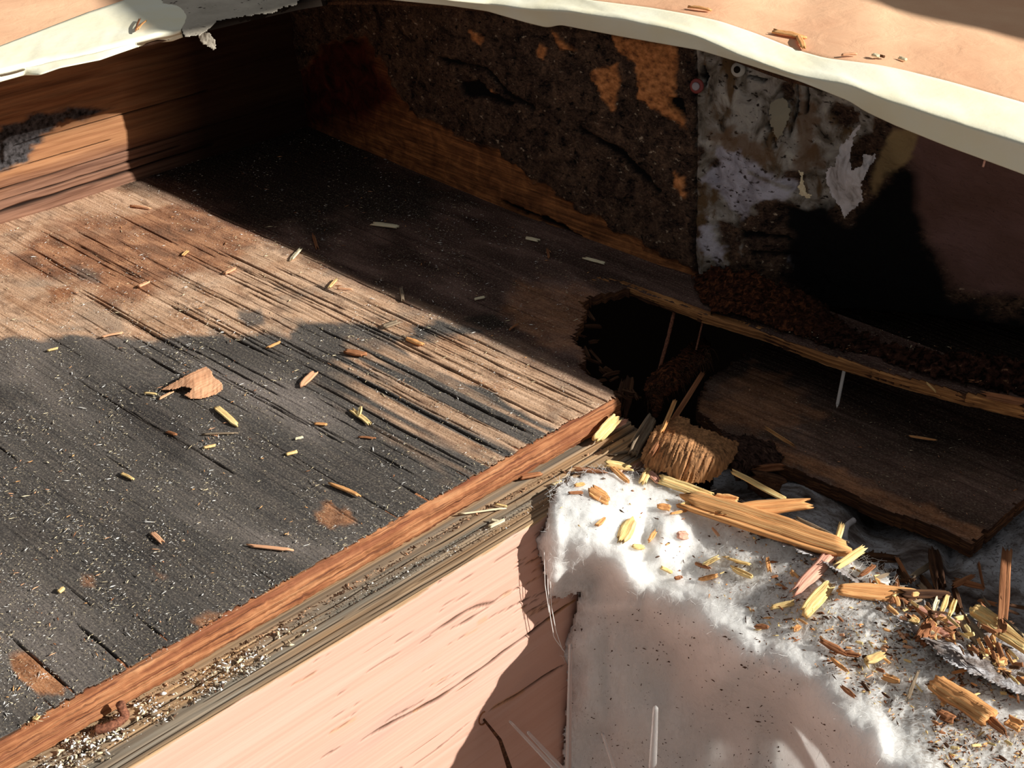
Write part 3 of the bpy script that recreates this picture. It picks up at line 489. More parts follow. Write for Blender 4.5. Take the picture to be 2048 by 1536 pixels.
# ================================================================== INSULATION
X_ = ('x', -.115)
Q_ = lambda c=-.100: ('q', c)
W_ = lambda c=-.006: ('L', c)
def QP(px, py, c): r = rays(px, py); return CAM+r*((c-(CAM[0]+(CAM[1]+.045)/1.8))/(r[0]+r[1]/1.8))
ictrl = [(1080, 1010, -.014), (1100, 1000, -.014), (1150, 955, -.016), (1210, 925, -.02), (1290, 945, -.026), (1180, 1040, -.018), (1250, 1050, -.026),
 (1075, 1100, ('y', -.046)), (1085, 1190, ('y', -.047)), (1110, 1190, ('y', -.048)), (1150, 1110, -.038), (1180, 1190, Q_(-.108)),
 (1160, 1260, Q_()), (1150, 1350, Q_(-.104)), (1135, 1300, ('y', -.046)), (1128, 1450, ('y', -.047)), (1140, 1600, ('y', -.050)), (1250, 1290, Q_(-.100)), (1250, 1420, Q_(-.096)), (1250, 1600, Q_(-.096)), (1350, 1330, Q_(-.102)), (1350, 1450, Q_(-.098)), (1350, 1600, Q_(-.096)),
 (1480, 1420, Q_(-.114)), (1480, 1600, Q_(-.104)), (1580, 1480, Q_(-.130)), (1620, 1620, Q_(-.13))]
for (x1, y1, c1), (x2, y2, c2) in [((1400, 985, .008), (1310, 1200, -.130)), ((1500, 1035, .018), (1400, 1265, -.160)), ((1600, 1075, .026), (1480, 1318, -.186)), ((1700, 1115, .032), (1580, 1345, -.205)), ((1790, 1170, .036), (1660, 1440, -.245)), ((1900, 1245, .04), (1740, 1530, -.29)), ((2070, 1335, .044), (1890, 1640, -.34))]:
    a_ = LP(x1, y1, c1); b_ = QP(x2, y2, c2)
    for f_ in (0, .25, .5, .75, 1.):
        m_ = a_+(b_-a_)*f_+np.array([-.15, -.75, .6])*.006*math.sin(f_*math.pi); q_ = proj(m_); ictrl.append((q_[0], q_[1], m_))
itf = tps(ictrl)
iq = np.linspace(0, 1, 5)
def bumps(px, py, L):
    o = 0
    for x, y, r, a, *e in L: rx = r; ry = e[0] if e else r; o = o+a*np.exp(-(((px-x)/rx)**2+((py-y)/ry)**2)*1.2)
    return o
IB = [(1255, 1155, 42, -.022, 48), (1320, 1110, 30, -.014), (1350, 1060, 45, -.008, 60), (1110, 1060, 20, -.008, 50), (1105, 1150, 22, -.014, 50), (1180, 1160, 34, .022, 30), (1290, 1060, 14, .010, 40), (1310, 1060, 10, .006, 30), (1390, 1140, 30, .006), (1170, 1400, 34, -.020, 70), (1150, 1290, 30, -.008, 30), (1210, 1340, 16, .006, 60), (1400, 1290, 24, .006, 18), (1440, 1240, 60, -.006, 40), (1560, 1230, 60, -.005, 50),
 (1600, 1370, 30, .006, 18), (1540, 1345, 20, -.005, 12), (1760, 1480, 22, -.010, 40), (1420, 1370, 60, -.006, 40), (1230, 1215, 60, -.006, 14), (1350, 1180, 40, -.006, 26), (1500, 1480, 26, -.006, 90), (1620, 1480, 24, -.007, 90), (1430, 1500, 20, .005, 90), (1560, 1500, 16, .006, 80), (1330, 1450, 20, .005, 100)]
def idisp(px, py, sd):
    big = -.0045*np.abs(fbm(px/75, py/75, 101, 2))*1.6-.0020*np.abs(fbm(px/26, py/26, 103, 2))*1.6-.0006*fbm(px/7, py/7, 105, 3)
    low = np.clip((py-np.interp(px, [1100, 1180, 1310, 1400, 1480, 1580, 1660, 1740, 1890], [1190, 1190, 1200, 1265, 1318, 1345, 1440, 1530, 1640]))/70, 0, 1)
    big = big+low*(-.0085*np.sin((px-.22*(py-1200))/31+2.4*fbm(px/160, py/190, 121, 2))-.007*np.abs(fbm(px/60, py/110, 123, 3)))
    return big+bumps(px, py, IB)+.013*np.exp(-np.clip(sd, 0, 99)/8.)*np.clip((1820-px)/120, .12, 1)-.0004*vn(px/2.1, py/2.1, 107)
ipoly = [(1100, 1003), (1112, 975), (1140, 955), (1185, 940), (1230, 932), (1290, 948), (1340, 958), (1400, 985), (1430, 1010), (1520, 1020), (1620, 1075), (1690, 1108), (1770, 1140), (1785, 1175), (1840, 1215), (1900, 1245), (1960, 1290), (1990, 1330), (2200, 1420), (2200, 1760), (1110, 1760), (1124, 1600), (1126, 1500), (1132, 1420), (1138, 1380), (1128, 1330), (1118, 1305), (1130, 1282), (1150, 1225), (1158, 1190), (1120, 1196), (1096, 1200), (1090, 1150), (1076, 1110), (1068, 1080), (1084, 1055), (1094, 1030)]
def iattr(px, py, V, sd):
    lo = sdist(np.stack([px, py], -1), [(1420, 1090), (1700, 1120), (1850, 1230), (2110, 1360), (2110, 1600), (1900, 1600), (1760, 1420), (1600, 1290), (1450, 1180)])
    rt = np.clip(.5+lo/90, 0, 1)+.8*np.exp(-sd/14.)
    return dict(dirt=np.clip(rt*.75*(vn(px/26, py/26, 5)+.25)+.1*fbm(px/40, py/40, 6)+.08, 0, 1), specks=np.clip(.15+rt+vn(px/60, py/60, 9)*.5, 0, 1))
wool = empty('insulation_batt', (.0, -.2, -.1), 'torn white fibrous insulation batt spilling over the pink board end', 'insulation')
patch('wool_body', ipoly, itf, 2.6, idisp, .018, M_ins, wool, iattr, 9., 1, .12)
def IS(px, py, lift=0.):
    t = float(itf(np.array([px]), np.array([py]))[0]+idisp(np.array([px], float), np.array([py], float), np.array([50.]))[0]); r = rays(px, py)
    return CAM+r*(t-.001)+np.array([0, 0, lift])
# second wool in the shade
jc = [(1560, 950, -.085), (1640, 940, -.09), (1700, 1010, -.085), (1600, 1050, -.05), (1700, 1080, -.06), (1540, 990, -.065), (1750, 1040, -.1), (1850, 1080, -.085), (1950, 1120, -.085), (2060, 1050, -.085), (2070, 1200, -.075), (1850, 1180, -.07), (1760, 1130, -.06), (1950, 1240, -.06), (2070, 1320, -.06), (1480, 960, -.08)]
jtf = tps(jc)
def jdisp(px, py, sd): return -.008*np.abs(fbm(px/60, py/60, 111, 2))*1.6-.004*np.abs(fbm(px/20, py/20, 113, 3))-.0012*fbm(px/6, py/6, 115, 3)+bumps(px, py, [(1590, 1000, 60, -.012, 45), (1740, 1060, 40, .02, 70), (1840, 1090, 42, -.012, 60), (1900, 1120, 12, .012, 60), (1960, 1120, 40, -.006, 50), (1720, 980, 40, .01, 30)])
w2 = empty('insulation_batt', (.1, -.15, -.1), 'dirty insulation lumps darkened for the shaded hollow below the rotten panel', 'insulation')
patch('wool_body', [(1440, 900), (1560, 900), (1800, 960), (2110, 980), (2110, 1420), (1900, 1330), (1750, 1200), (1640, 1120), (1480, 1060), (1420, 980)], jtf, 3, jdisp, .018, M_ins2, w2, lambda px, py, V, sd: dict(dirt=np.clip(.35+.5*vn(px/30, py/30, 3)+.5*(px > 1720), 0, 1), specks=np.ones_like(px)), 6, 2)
def JS(px, py): t = float(jtf(np.array([px]), np.array([py]))[0]+jdisp(np.array([px], float), np.array([py], float), 9)[0]); return CAM+rays(px, py)*(t-.002)
# fibres on the wool
def fibres(parent, n, sf, seed, pick, name='loose_fibres'):
    r = np.random.default_rng(seed); V = []; Fc = []
    for i in range(n):
        px, py = pick(r); p = sf(px, py); L = r.uniform(.003, .011); d = r.normal(size=3); d[2] = abs(d[2])*.4; d /= np.linalg.norm(d); v = (CAM-p)/np.linalg.norm(CAM-p)
        d = d-v*(d@v)*.7; d /= np.linalg.norm(d); sd = np.cross(d, v); sd /= np.linalg.norm(sd); cv = r.normal(size=3)*.35; w_ = r.uniform(.00003, .00007); b0 = len(V); lf = r.uniform(.0003, .0018)
        for k in range(6):
            s = k/5; q = p+d*L*(s-.5)+cv*L*(s-.5)**2+v*lf*(1-2*abs(s-.5)); V += [q-sd*w_, q+sd*w_]
            if k: a = b0+2*k; Fc.append((a-2, a-1, a+1, a))
    o = make(name, V, np.array(Fc), M_fibre, parent); o['kind'] = 'stuff'; return o
ed = dens(np.array(ipoly[:1]+ipoly[:][::-1]), 900)
IPA = np.array(ipoly)
def pk1(r):
    if r.random() < .42: p = ed[r.integers(250, 900)]+r.normal(size=2)*6; return p[0]+0, p[1]
    while True:
        px = r.uniform(1070, 2050); py = r.uniform(930, 1540)
        if sdist(np.array([[px, py]]), ipoly)[0] > 3: return px, py
fibres(wool, 3600, IS, 5, pk1)
# hanging strands at the torn left end
def tube(pts, r, seg=8, cap=True, rf=None):
    P_ = np.array(pts, float); V = []; Fc = []; n_ = len(P_); up = np.array([.13, .31, .94])
    for i, p in enumerate(P_):
        d = P_[min(i+1, n_-1)]-P_[max(i-1, 0)]; d /= np.linalg.norm(d)+1e-12; a = np.cross(d, up); a /= np.linalg.norm(a)+1e-12; b = np.cross(d, a); rr = (r if np.isscalar(r) else r[i])
        for k in range(seg): th = 2*math.pi*k/seg; V.append(p+rr*(a*math.cos(th)+b*math.sin(th)))
    for i in range(n_-1):
        for k in range(seg): Fc.append((i*seg+k, i*seg+(k+1) % seg, (i+1)*seg+(k+1) % seg, (i+1)*seg+k))
    if cap: Fc += [tuple(range(seg))[::-1], tuple((n_-1)*seg+k for k in range(seg))]
    return V, Fc
for k_, pp_ in enumerate([[(1094, 1120), (1096, 1180), (1100, 1230), (1108, 1275), (1130, 1305)], [(1088, 1100), (1090, 1170), (1098, 1225)], [(1100, 1150), (1103, 1215), (1112, 1262), (1125, 1300)]]):
    V, Fc = tube(dens([YP(x, y, -.058) for x, y in pp_], 20), .00028, 5); o = make('fibre_strand', V, Fc, M_fibre, wool)
# ================================================================== LOWER PANEL
lp = empty('lower_panel', (.2, -.1, -.06), 'dark rotten plywood panel lying lower, right of the black hole', 'plywood')
xs = np.arange(.088, .43, .0012); ys = np.arange(-.256, .04, .003); Xg, Yg = np.meshgrid(xs, ys, indexing='ij')
sd = sdist(np.stack([Xg, Yg], -1), [(.112, .012), (.098, -.03), (.090, -.08), (.094, -.17), (.097, -.248), (.43, -.248), (.43, .05), (.155, .035)])+.004*fbm(Xg*260, Yg*40, 91, 4)
rotl = .9+0*Xg; V = np.stack([Xg, Yg, -.06+.0012*fbm(Xg*400, Yg*12, 92, 3)+.003*fbm(Xg*20, Yg*15, 93, 3)], -1)
oo = stain(V, [(1390, 820), (1500, 745), (1560, 760), (1640, 830), (1560, 870), (1500, 850), (1440, 850)], 16, 26, .012, 94)*.6
oo = np.maximum(oo, stain(V, [(1500, 880), (1570, 925), (1760, 1010), (1990, 1100), (1960, 1060), (1760, 975), (1560, 890)], 8, 12, .012, 95)*.8)
solid_grid('panel_face', V, sd > 0, np.array([0, 0, -.012]), [M_deck, M_edge2], lp, dict(char=0*Xg, rust=.0*Xg, rot=rotl, blackened=.75*nrm01((Xg-.15)/.08+fbm(Xg*20, Yg*20, 96))*(1-oo), orange=oo, crack=.5*nrm01(fbm(Xg*450, Yg*9, 97, 3)-.2)*2))  # tone darkens towards the back of the panel
# ================================================================== SLIVERS
def sliver_mesh(L, w_, t, seed, k=6, n_=14, jag=.12, taper=.3, bow=0.):
    r = np.random.default_rng(seed); x = np.linspace(-.5, .5, n_+1); c = np.linspace(-.5, .5, k+1); Xg, Cg = np.meshgrid(x, c, indexing='ij')
    e0 = r.uniform(-jag, jag, k+1); e1 = r.uniform(-jag, jag, k+1)
    X = L*(Xg+np.where(Xg < -.3, (-.3-Xg)/.2, 0)*e0[None]+np.where(Xg > .3, (Xg-.3)/.2, 0)*e1[None])
    wd = w_*(1-taper*r.random()*np.clip((Xg-.1)/.4, 0, 1)-taper*r.random()*np.clip((-.1-Xg)/.4, 0, 1)); Y = wd*Cg+w_*.12*fbm(Xg*3, Cg*0+seed, seed, 2)
    rid = r.uniform(-.22, .22, k+1)
    zt_ = t*(.5-.16*(2*Cg)**2+1.5*rid[None]+.25*fbm(Xg*6, Cg*4, seed+3, 2))+bow*L*(.25-Xg**2)*4; zb = -t*(.5-.16*(2*Cg)**2)+bow*L*(.25-Xg**2)*4+rid[None]*t*.5; zb = np.minimum(zb, zt_-t*.12)
    a = np.stack([X, Y, zt_], -1).reshape(-1, 3); b = np.stack([X, Y, zb], -1).reshape(-1, 3); N = len(a); f = gridfaces(n_+1, k+1)
    e = np.concatenate([f[:, [q, (q+1) % 4]] for q in range(4)]); key = e[:, 0]*N+e[:, 1]; rk = e[:, 1]*N+e[:, 0]; be = e[~np.isin(key, rk)]
    return np.concatenate([a, b]), np.concatenate([f, f[:, ::-1]+N, np.stack([be[:, 1], be[:, 0], be[:, 0]+N, be[:, 1]+N], -1)])
def sliver(name, label, Aw, Bw, w_, t, mat, seed, group=None, cat='splinter', nup=(0, 0, 1), lift=.5, **kw):
    Aw = np.array(Aw, float); Bw = np.array(Bw, float); L = np.linalg.norm(Bw-Aw); x = (Bw-Aw)/L; u = np.array(nup, float); u /= np.linalg.norm(u); y = np.cross(u, x); y /= np.linalg.norm(y); z = np.cross(x, y)
    V, Fq = sliver_mesh(L, w_, t, seed, **kw); c = (Aw+Bw)/2+z*t*lift
    Mx = Matrix([[x[0], y[0], z[0], c[0]], [x[1], y[1], z[1], c[1]], [x[2], y[2], z[2], c[2]], [0, 0, 0, 1]])
    o = make(name, V, Fq, mat, smooth=False, matrix=Mx); return tag(o, label, cat, group)
PXM = .00036   # metres per pixel near the middle of the view
D = dict(y=M_yel, o=M_orn, b=M_brn, d=M_dbr, t=M_tan, p=M_pnk, g=M_gry, w=M_pale)
FL = [ # floor: x1,y1,x2,y2,width px,mat,label
 (604, 773, 630, 746, 13, 't', 'stubby tan wood chip right of the large torn chip on the charred panel'),
 (432, 816, 470, 850, 11, 'y', 'yellow wood chip below the large torn chip on the charred panel'),
 (704, 822, 737, 848, 9, 'y', 'forked yellow chip on the charred panel left of its cracked corner'),
 (663, 970, 716, 992, 7, 'o', 'orange wood stick on charred panel near its orange edge'),
 (502, 1093, 578, 1101, 6, 't', 'straight thin tan stick lying alone on the charred panel'),
 (692, 706, 728, 712, 15, 'b', 'reddish flat chip on the charred area behind the forked yellow chip'),
 (262, 413, 298, 418, 7, 't', 'curled tan shaving on the brown panel near the end board'),
 (745, 449, 792, 455, 14, 'w', 'pale flake lying in the shade on the dark panel'),
 (626, 470, 634, 497, 6, 'b', 'small upright sliver in the shade just past the shadow edge'),
 (583, 520, 601, 500, 8, 'w', 'pale chip sitting on the shadow line of the panel'),
 (659, 576, 673, 560, 6, 'y', 'short yellow chip on the tan cracked wood beside the shadow line'),
 (676, 578, 703, 580, 2.5, 't', 'hair-thin straw beside the short yellow chip'),
 (802, 578, 806, 601, 7, 'g', 'twisted grey-tan chip standing at the shadow line'),
 (1052, 478, 1076, 483, 9, 'w', 'small pale chip in the shade near the back wall foot'),
 (1170, 518, 1206, 528, 9, 'w', 'pale oblong chip in the shade left of the split strip'),
 (1094, 500, 1098, 517, 5, 'b', 'tiny brown sliver in the shade below the back wall'),
 (766, 657, 798, 646, 13, 'g', 'flat grey-tan chip on the upper border of the charred area'),
 (812, 678, 843, 690, 12, 'o', 'orange torn flake on the charred border'),
 (535, 697, 560, 686, 7, 'o', 'small orange flake on the charred border left of centre'),
 (450, 548, 471, 537, 10, 't', 'tan chip on the cracked brown wood left of the short yellow chip'),
 (278, 575, 297, 566, 8, 't', 'tan chip between the rust stain and the cracks'),
 (366, 512, 376, 503, 7, 'o', 'small orange chip on the rust-brown stain'),
 (290, 787, 314, 790, 4, 'y', 'tiny tan sliver at the pointed end of the large torn chip'),
 (408, 897, 430, 892, 7, 'y', 'small yellow crumb-edged chip in the middle of the charred area'),
 (574, 910, 593, 905, 6, 'y', 'small yellow chip on the charred area left of the orange stick'),
 (630, 849, 652, 851, 5, 'o', 'thin orange flake left of the forked yellow chip'),
 (243, 948, 267, 960, 6, 'y', 'yellow chip pair on the left of the charred area'),
 (305, 1068, 324, 1086, 7, 't', 'dusty tan chip on the charred area above the panel edge'),
 (118, 1186, 128, 1178, 6, 'y', 'tiny yellow chip on the charred area near the left border'),
 (68, 1441, 78, 1434, 7, 'y', 'tiny yellow chip near the lower left corner of the panel'),
 (320, 799, 344, 786, 4, 't', 'thin tan shaving on the charred area beside the torn chip tip'),
 (204, 676, 243, 668, 4, 't', 'long thin curled shaving on the charred border at left'),
 (96, 703, 116, 698, 5, 'y', 'small yellow shaving on the charred border at far left'),
 (410, 870, 470, 868, 3, 'g', 'thin grey-tan sliver among dust in the charred middle'),
 (950, 600, 968, 596, 6, 'w', 'faint pale chip in the shade above the cracked tan corner'),
 (1020, 660, 1036, 650, 4, 'b', 'thin curl in the shade left of the black hole'),
 (240, 322, 262, 320, 3, 'd', 'thin dark splinter poking from the end board beside the shadow'),
 (720, 875, 748, 878, 4, 'b', 'brown sliver on the charred area below the forked chip'),
 (590, 880, 606, 876, 5, 'w', 'pale speck-like chip below the stubby tan chip'),
 (336, 865, 352, 871, 6, 'b', 'small brown chip on the charred area below the large torn chip'),
]
for i, (x1, y1, x2, y2, wp, mk, lb) in enumerate(FL):
    a = ZP(x1, y1, .0009); b = ZP(x2, y2, .0012); d = abs(b-a); 
    sliver('wood_chip', lb, a, b, wp*PXM*1.25, min(.003, .0009+wp*.00009), D[mk], 200+i, cat='wood chip', jag=.14, k=5, n_=10, bow=.04 if 'curl' in lb else .01)
o = sliver('wood_chip', 'small yellow twig-like chip leaning on the forked chip', ZP(718, 832, .002), ZP(722, 815, .004), .003, .0015, M_yel, 260, cat='wood chip')
# large torn chip
tc = tps([(320, 780, .001), (330, 795, .002), (400, 732, .009), (445, 770, .006), (440, 790, .002), (370, 797, .001), (385, 765, .008)])
o = patch('wood_chip', [(314, 782), (345, 765), (375, 748), (402, 736), (412, 732), (424, 742), (428, 754), (440, 760), (447, 770), (446, 780), (430, 791), (400, 799), (378, 798), (366, 790), (378, 783), (382, 778), (366, 774), (345, 780)], tc, 1.6, lambda px, py, sd: .0004*fbm(px/4, py/14, 3), .0011, M_tan, rough=1.4, seed=9, rs=.3)
tag(o, 'large torn tan veneer chip with a notch, lying on the charred panel', 'wood chip')
# insulation splinters
IL = [
 (1212, 932, 1264, 943, 13, 'y', .004, 'yellow splinter at the top of the insulation beside the ledge end'),
 (1224, 938, 1255, 966, 10, 'o', .002, 'orange splinter crossing below the topmost yellow splinter'),
 (1283, 968, 1297, 944, 15, 'y', .002, 'blocky yellow chip left of the ragged wood slab foot'),
 (1297, 948, 1318, 968, 12, 'p', .002, 'pinkish chip touching the blocky yellow chip'),
 (1322, 966, 1426, 1003, 19, 'y', .004, 'bright yellow splinter lying below the ragged wood slab'),
 (1362, 1018, 1412, 1000, 8, 'y', .005, 'thin yellow splinter crossing under the bright one'),
 (1427, 1004, 1474, 1009, 18, 'o', .006, 'reddish end-grain block between the yellow splinters'),
 (1376, 1012, 1682, 1112, 44, 'o', .008, 'longest broad orange splinter lying across the insulation'),
 (1440, 1042, 1612, 1026, 28, 'o', .013, 'broad torn orange splinter on top of the longest one'),
 (1468, 968, 1568, 1022, 11, 'y', .016, 'pale yellow stick slanting out of the shade'),
 (1588, 1046, 1692, 1098, 15, 'g', .004, 'greyish stick behind the end of the longest splinter'),
 (1668, 1108, 1682, 1064, 11, 'y', .010, 'pale pointed splinter standing at the end of the longest splinter'),
 (1590, 1196, 1660, 1120, 24, 'p', .008, 'square pinkish stick pointing down left on the insulation'),
 (1672, 1147, 1724, 1113, 15, 'y', .010, 'sharp yellow splinter pointing up right at the shadow edge'),
 (1603, 1236, 1658, 1176, 26, 'y', .005, 'fan-shaped yellow chip below the pinkish stick'),
 (1670, 1190, 1828, 1203, 28, 'o', .007, 'flat orange splinter with two split tails'),
 (1544, 1219, 1588, 1210, 10, 'y', .003, 'small yellow chip left of the fan-shaped chip'),
 (1240, 1088, 1263, 1046, 27, 'y', .003, 'upright yellow chip stuck in the middle of the insulation'),
 (1264, 1096, 1286, 1101, 10, 'y', .003, 'tiny yellow chip at the foot of the upright yellow chip'),
 (1180, 986, 1217, 1008, 25, 'o', .003, 'square orange chip on the upper left of the insulation'),
 (1192, 1055, 1209, 1040, 9, 'o', .002, 'small orange chip below the square orange chip'),
 (1150, 972, 1168, 970, 7, 'o', .001, 'thin orange chip at the upper left rim of the insulation'),
 (1138, 987, 1163, 987, 6, 'b', .001, 'thin brown chip at the upper left rim of the insulation'),
 (1314, 1016, 1340, 1022, 12, 'o', .003, 'orange chip above the curved one on the insulation puff'),
 (1341, 1032, 1371, 1027, 5, 'o', .003, 'thin curved orange chip on the insulation puff'),
 (1297, 1085, 1311, 1066, 9, 'o', .002, 'orange chip in the crease right of the upright yellow chip'),
 (1355, 1074, 1372, 1072, 17, 'p', .002, 'round reddish flake on the white puff'),
 (1406, 1135, 1436, 1119, 9, 'y', .003, 'yellow sliver right of the white puff'),
 (1392, 1132, 1418, 1141, 7, 'b', .003, 'brown sliver under the yellow sliver right of the puff'),
 (1322, 1138, 1342, 1148, 6, 'y', .002, 'small yellow-brown sliver below the white puff'),
 (1464, 1140, 1501, 1158, 11, 'y', .003, 'broken yellow chip among crumbs in the middle of the insulation'),
 (1458, 1122, 1497, 1133, 6, 'y', .003, 'narrow yellow chip above the broken yellow chip'),
 (1400, 1162, 1433, 1154, 9, 'o', .002, 'flat tan-orange chip left of the broken yellow chip'),
 (1534, 1122, 1538, 1147, 8, 'o', .003, 'little orange chip standing right of the narrow yellow chip'),
 (1350, 1160, 1364, 1157, 7, 'b', .002, 'tiny brown chip on the lip of the insulation'),
 (1510, 1257, 1537, 1259, 9, 'b', .003, 'brown chip on bright insulation below the small yellow chip'),
 (1586, 1264, 1600, 1259, 10, 'o', .003, 'orange-brown chip on bright insulation under the fan-shaped chip'),
 (1643, 1288, 1690, 1314, 12, 'b', .004, 'long brown splinter below the fan-shaped chip'),
 (1660, 1322, 1693, 1348, 7, 'o', .004, 'thin tan splinter below the long brown splinter'),
 (1683, 1312, 1718, 1318, 8, 'b', .004, 'brown shred touching the long brown splinter'),
 (1733, 1330, 1766, 1317, 15, 'y', .005, 'split yellow chip with a dark side in the insulation middle right'),
 (1838, 1292, 1862, 1262, 30, 'b', .005, 'bundle-like brown chip below the edge heap'),
 (1868, 1268, 1898, 1276, 16, 'p', .004, 'reddish chip beside the bundle-like brown chip'),
 (1818, 1243, 1837, 1250, 11, 'y', .003, 'yellow chip left of the bundle-like brown chip'),
 (1684, 1379, 1708, 1398, 8, 'b', .003, 'small brown chip on the insulation slope at lower right'),
 (1766, 1358, 1797, 1368, 11, 'o', .003, 'orange-tan chip on insulation above the grey twig'),
 (1812, 1410, 1834, 1354, 6, 'g', .006, 'grey twig standing in the insulation at lower right'),
 (1864, 1376, 1975, 1448, 34, 'o', .008, 'large shaggy tan chip at the lower right of the insulation'),
 (1860, 1376, 1942, 1422, 7, 'b', .003, 'dark brown edge splinter under the large shaggy chip'),
 (1950, 1425, 2008, 1476, 13, 'b', .006, 'brown splinter trailing from the large shaggy chip'),
 (1876, 1432, 1906, 1446, 17, 'b', .004, 'brown rot chip below the large shaggy chip'),
 (2014, 1448, 2041, 1464, 17, 'o', .004, 'tan chip at the right border below the trailing splinter'),
 (1904, 1355, 1938, 1348, 5, 'o', .006, 'thin orange sliver above the large shaggy chip'),
 (1828, 1222, 1912, 1258, 12, 'p', .006, 'long pinkish-tan splinter at the foot of the edge heap'),
 (1864, 1238, 1872, 1210, 8, 'w', .008, 'pale upright splinter in the edge heap, left one'),
 (1880, 1240, 1892, 1204, 9, 'y', .008, 'pale upright splinter in the edge heap, middle one'),
 (1896, 1244, 1908, 1214, 9, 'y', .008, 'pale upright splinter in the edge heap, right one'),
 (1918, 1244, 1962, 1292, 22, 'g', .005, 'grey fibrous splinter right of the upright ones'),
 (1946, 1236, 2052, 1312, 27, 'y', .010, 'bright ragged splinter at the right border on the edge heap'),
 (1944, 1240, 1986, 1262, 18, 'y', .014, 'splintered yellow shred above the bright ragged splinter'),
 (1982, 1322, 2012, 1330, 16, 'o', .004, 'tan chip below the bright ragged splinter'),
 (1992, 1345, 2018, 1352, 9, 'o', .004, 'narrow tan chip below the tan chip at the right border'),
 (1718, 1160, 1745, 1140, 9, 'b', .005, 'brown sliver right of the sharp yellow splinter'),
 (1640, 1165, 1665, 1180, 7, 'g', .004, 'grey sliver between the pinkish stick and fan-shaped chip'),
 (1900, 1292, 1925, 1310, 7, 'y', .004, 'thin yellow chip right of the reddish chip'),
]
for i, (x1, y1, x2, y2, wp, mk, lf, lb) in enumerate(IL):
    a = IS(x1, y1, lf*.6); b = IS(x2, y2, lf*.6); v = CAM-(a+b)/2; v /= np.linalg.norm(v); u = np.array([.1, -.25, .5])+v*.7
    sliver('wood_splinter', lb, a, b, wp*PXM*1.05, .0012+wp*.00011, D[mk], 400+i, nup=u, k=7, n_=14, jag=.07 if abs(x2-x1) > 90 else .12, taper=.45, lift=.2)
# ================================================================== THE HOLE AND ITS RUBBLE
def Zs(l): return tps(l)
sc_ = tps([(1279, 915, -0.017), (1326, 846, -0.009), (1345, 832, -0.010), (1377, 833, -0.013), (1408, 856, -0.010), (1482, 885, -0.025), (1461, 930, -0.021), (1420, 964, -0.025), (1341, 958, -0.022), (1291, 938, -0.022), (1380, 900, -0.003), (1340, 890, -0.003), (1440, 910, -0.009)])
o = patch('wood_slab', [(1279, 915), (1290, 890), (1302, 864), (1312, 852), (1326, 846), (1345, 832), (1377, 833), (1380, 846), (1408, 856), (1440, 868), (1462, 878), (1482, 885), (1476, 900), (1470, 913), (1461, 930), (1443, 950), (1420, 964), (1380, 968), (1341, 960), (1332, 946), (1316, 948), (1291, 938)], sc_, 1.7,
  lambda px, py, sd: .0022*fbm((px+.35*py)/6, (py-.3*px)/50, 5, 3)+.0015*(vn((px+.35*py)/3.2, py/30, 8) > .72), .012, [wood('slab_face', [A(66, 44, 30), A(128, 92, 62), A(172, 126, 86), A(206, 150, 102)], (500, 500, 60), bump=.001), M_brn], rough=5, seed=21, rs=.2)
tag(o, 'ragged brown slab of rotten wood, half sunlit, leaning at the hole', 'wood slab')
def HS(lb, x1, y1, z1, x2, y2, z2, wp, mk, seed, name='wood_splinter', t=None, cat='splinter', **k):
    a = ZP(x1, y1, z1); b = ZP(x2, y2, z2); v = CAM-(a+b)/2
    return sliver(name, lb, a, b, wp*PXM*1.05, t or (.0015+wp*.00015), mk if not isinstance(mk, str) else D[mk], seed, nup=v, cat=cat, **k)
HS('long splinter leaning from the ragged slab up into the black hole', 1300, 912, -.008, 1402, 752, -.02, 11, 'b', 601, jag=.03)
HS('tan splinter crossing the left edge of the ragged slab', 1322, 868, .0, 1348, 806, -.012, 9, 'o', 602, jag=.05)
HS('grey split block standing left of the ragged slab', 1262, 908, -.022, 1300, 846, -.02, 26, 'g', 603, name='wood_block', cat='wood block', t=.008)
HS('dark rotten wedge between the grey block and the panel corner', 1248, 832, -.03, 1258, 768, -.025, 20, 'd', 604, t=.006)
HS('curled rotten flake behind the panel corner', 1236, 812, -.02, 1246, 765, -.012, 12, 'd', 605)
HS('yellow torn chip on the ledge below the panel corner', 1192, 880, -.018, 1232, 838, -.012, 24, 'y', 606, name='wood_chip', cat='wood chip', t=.004)
HS('reddish fibre shred beside the yellow torn chip on the ledge', 1218, 858, -.018, 1252, 842, -.016, 12, 'p', 607)
HS('charcoal-grey block face below the ledge end', 1215, 922, -.03, 1276, 908, -.03, 26, 'g', 608, name='wood_block', cat='wood block', t=.01)
HS('brown splinter lying along the foot of the ledge end', 1150, 938, -.02, 1212, 944, -.02, 9, 'b', 609)
HS('dark brown wood chunk in the shade right of the ragged slab', 1500, 960, -.05, 1560, 975, -.055, 50, 'd', 610, name='wood_chunk', cat='wood chunk', t=.015)
HS('ochre rotten chunk at the foot of the lower panel corner', 1505, 940, -.045, 1552, 935, -.05, 16, 'b', 611, name='wood_chunk', cat='wood chunk', t=.008)
HS('upright brown stick in the shaded hollow near the right border', 2014, 1108, -.03, 2004, 1272, -.035, 18, 'b', 612, jag=.05)
HS('round-ended brown stub in the shaded wool', 1868, 1112, -.05, 1884, 1186, -.05, 24, 'd', 613, t=.008)
HS('dark stick across the shaded hollow', 1700, 1110, -.04, 1790, 1118, -.05, 18, 'd', 614)
HS('tan sliver on the shaded wool under the lower panel', 1870, 1066, -.07, 1928, 1080, -.07, 6, 'y', 615)
HS('thin brown sliver leaning in the shaded hollow', 1958, 1130, -.05, 1968, 1180, -.05, 5, 'b', 616)
HS('thin curved straw at the right border', 2012, 1240, -.03, 2050, 1275, -.03, 5, 'g', 617)
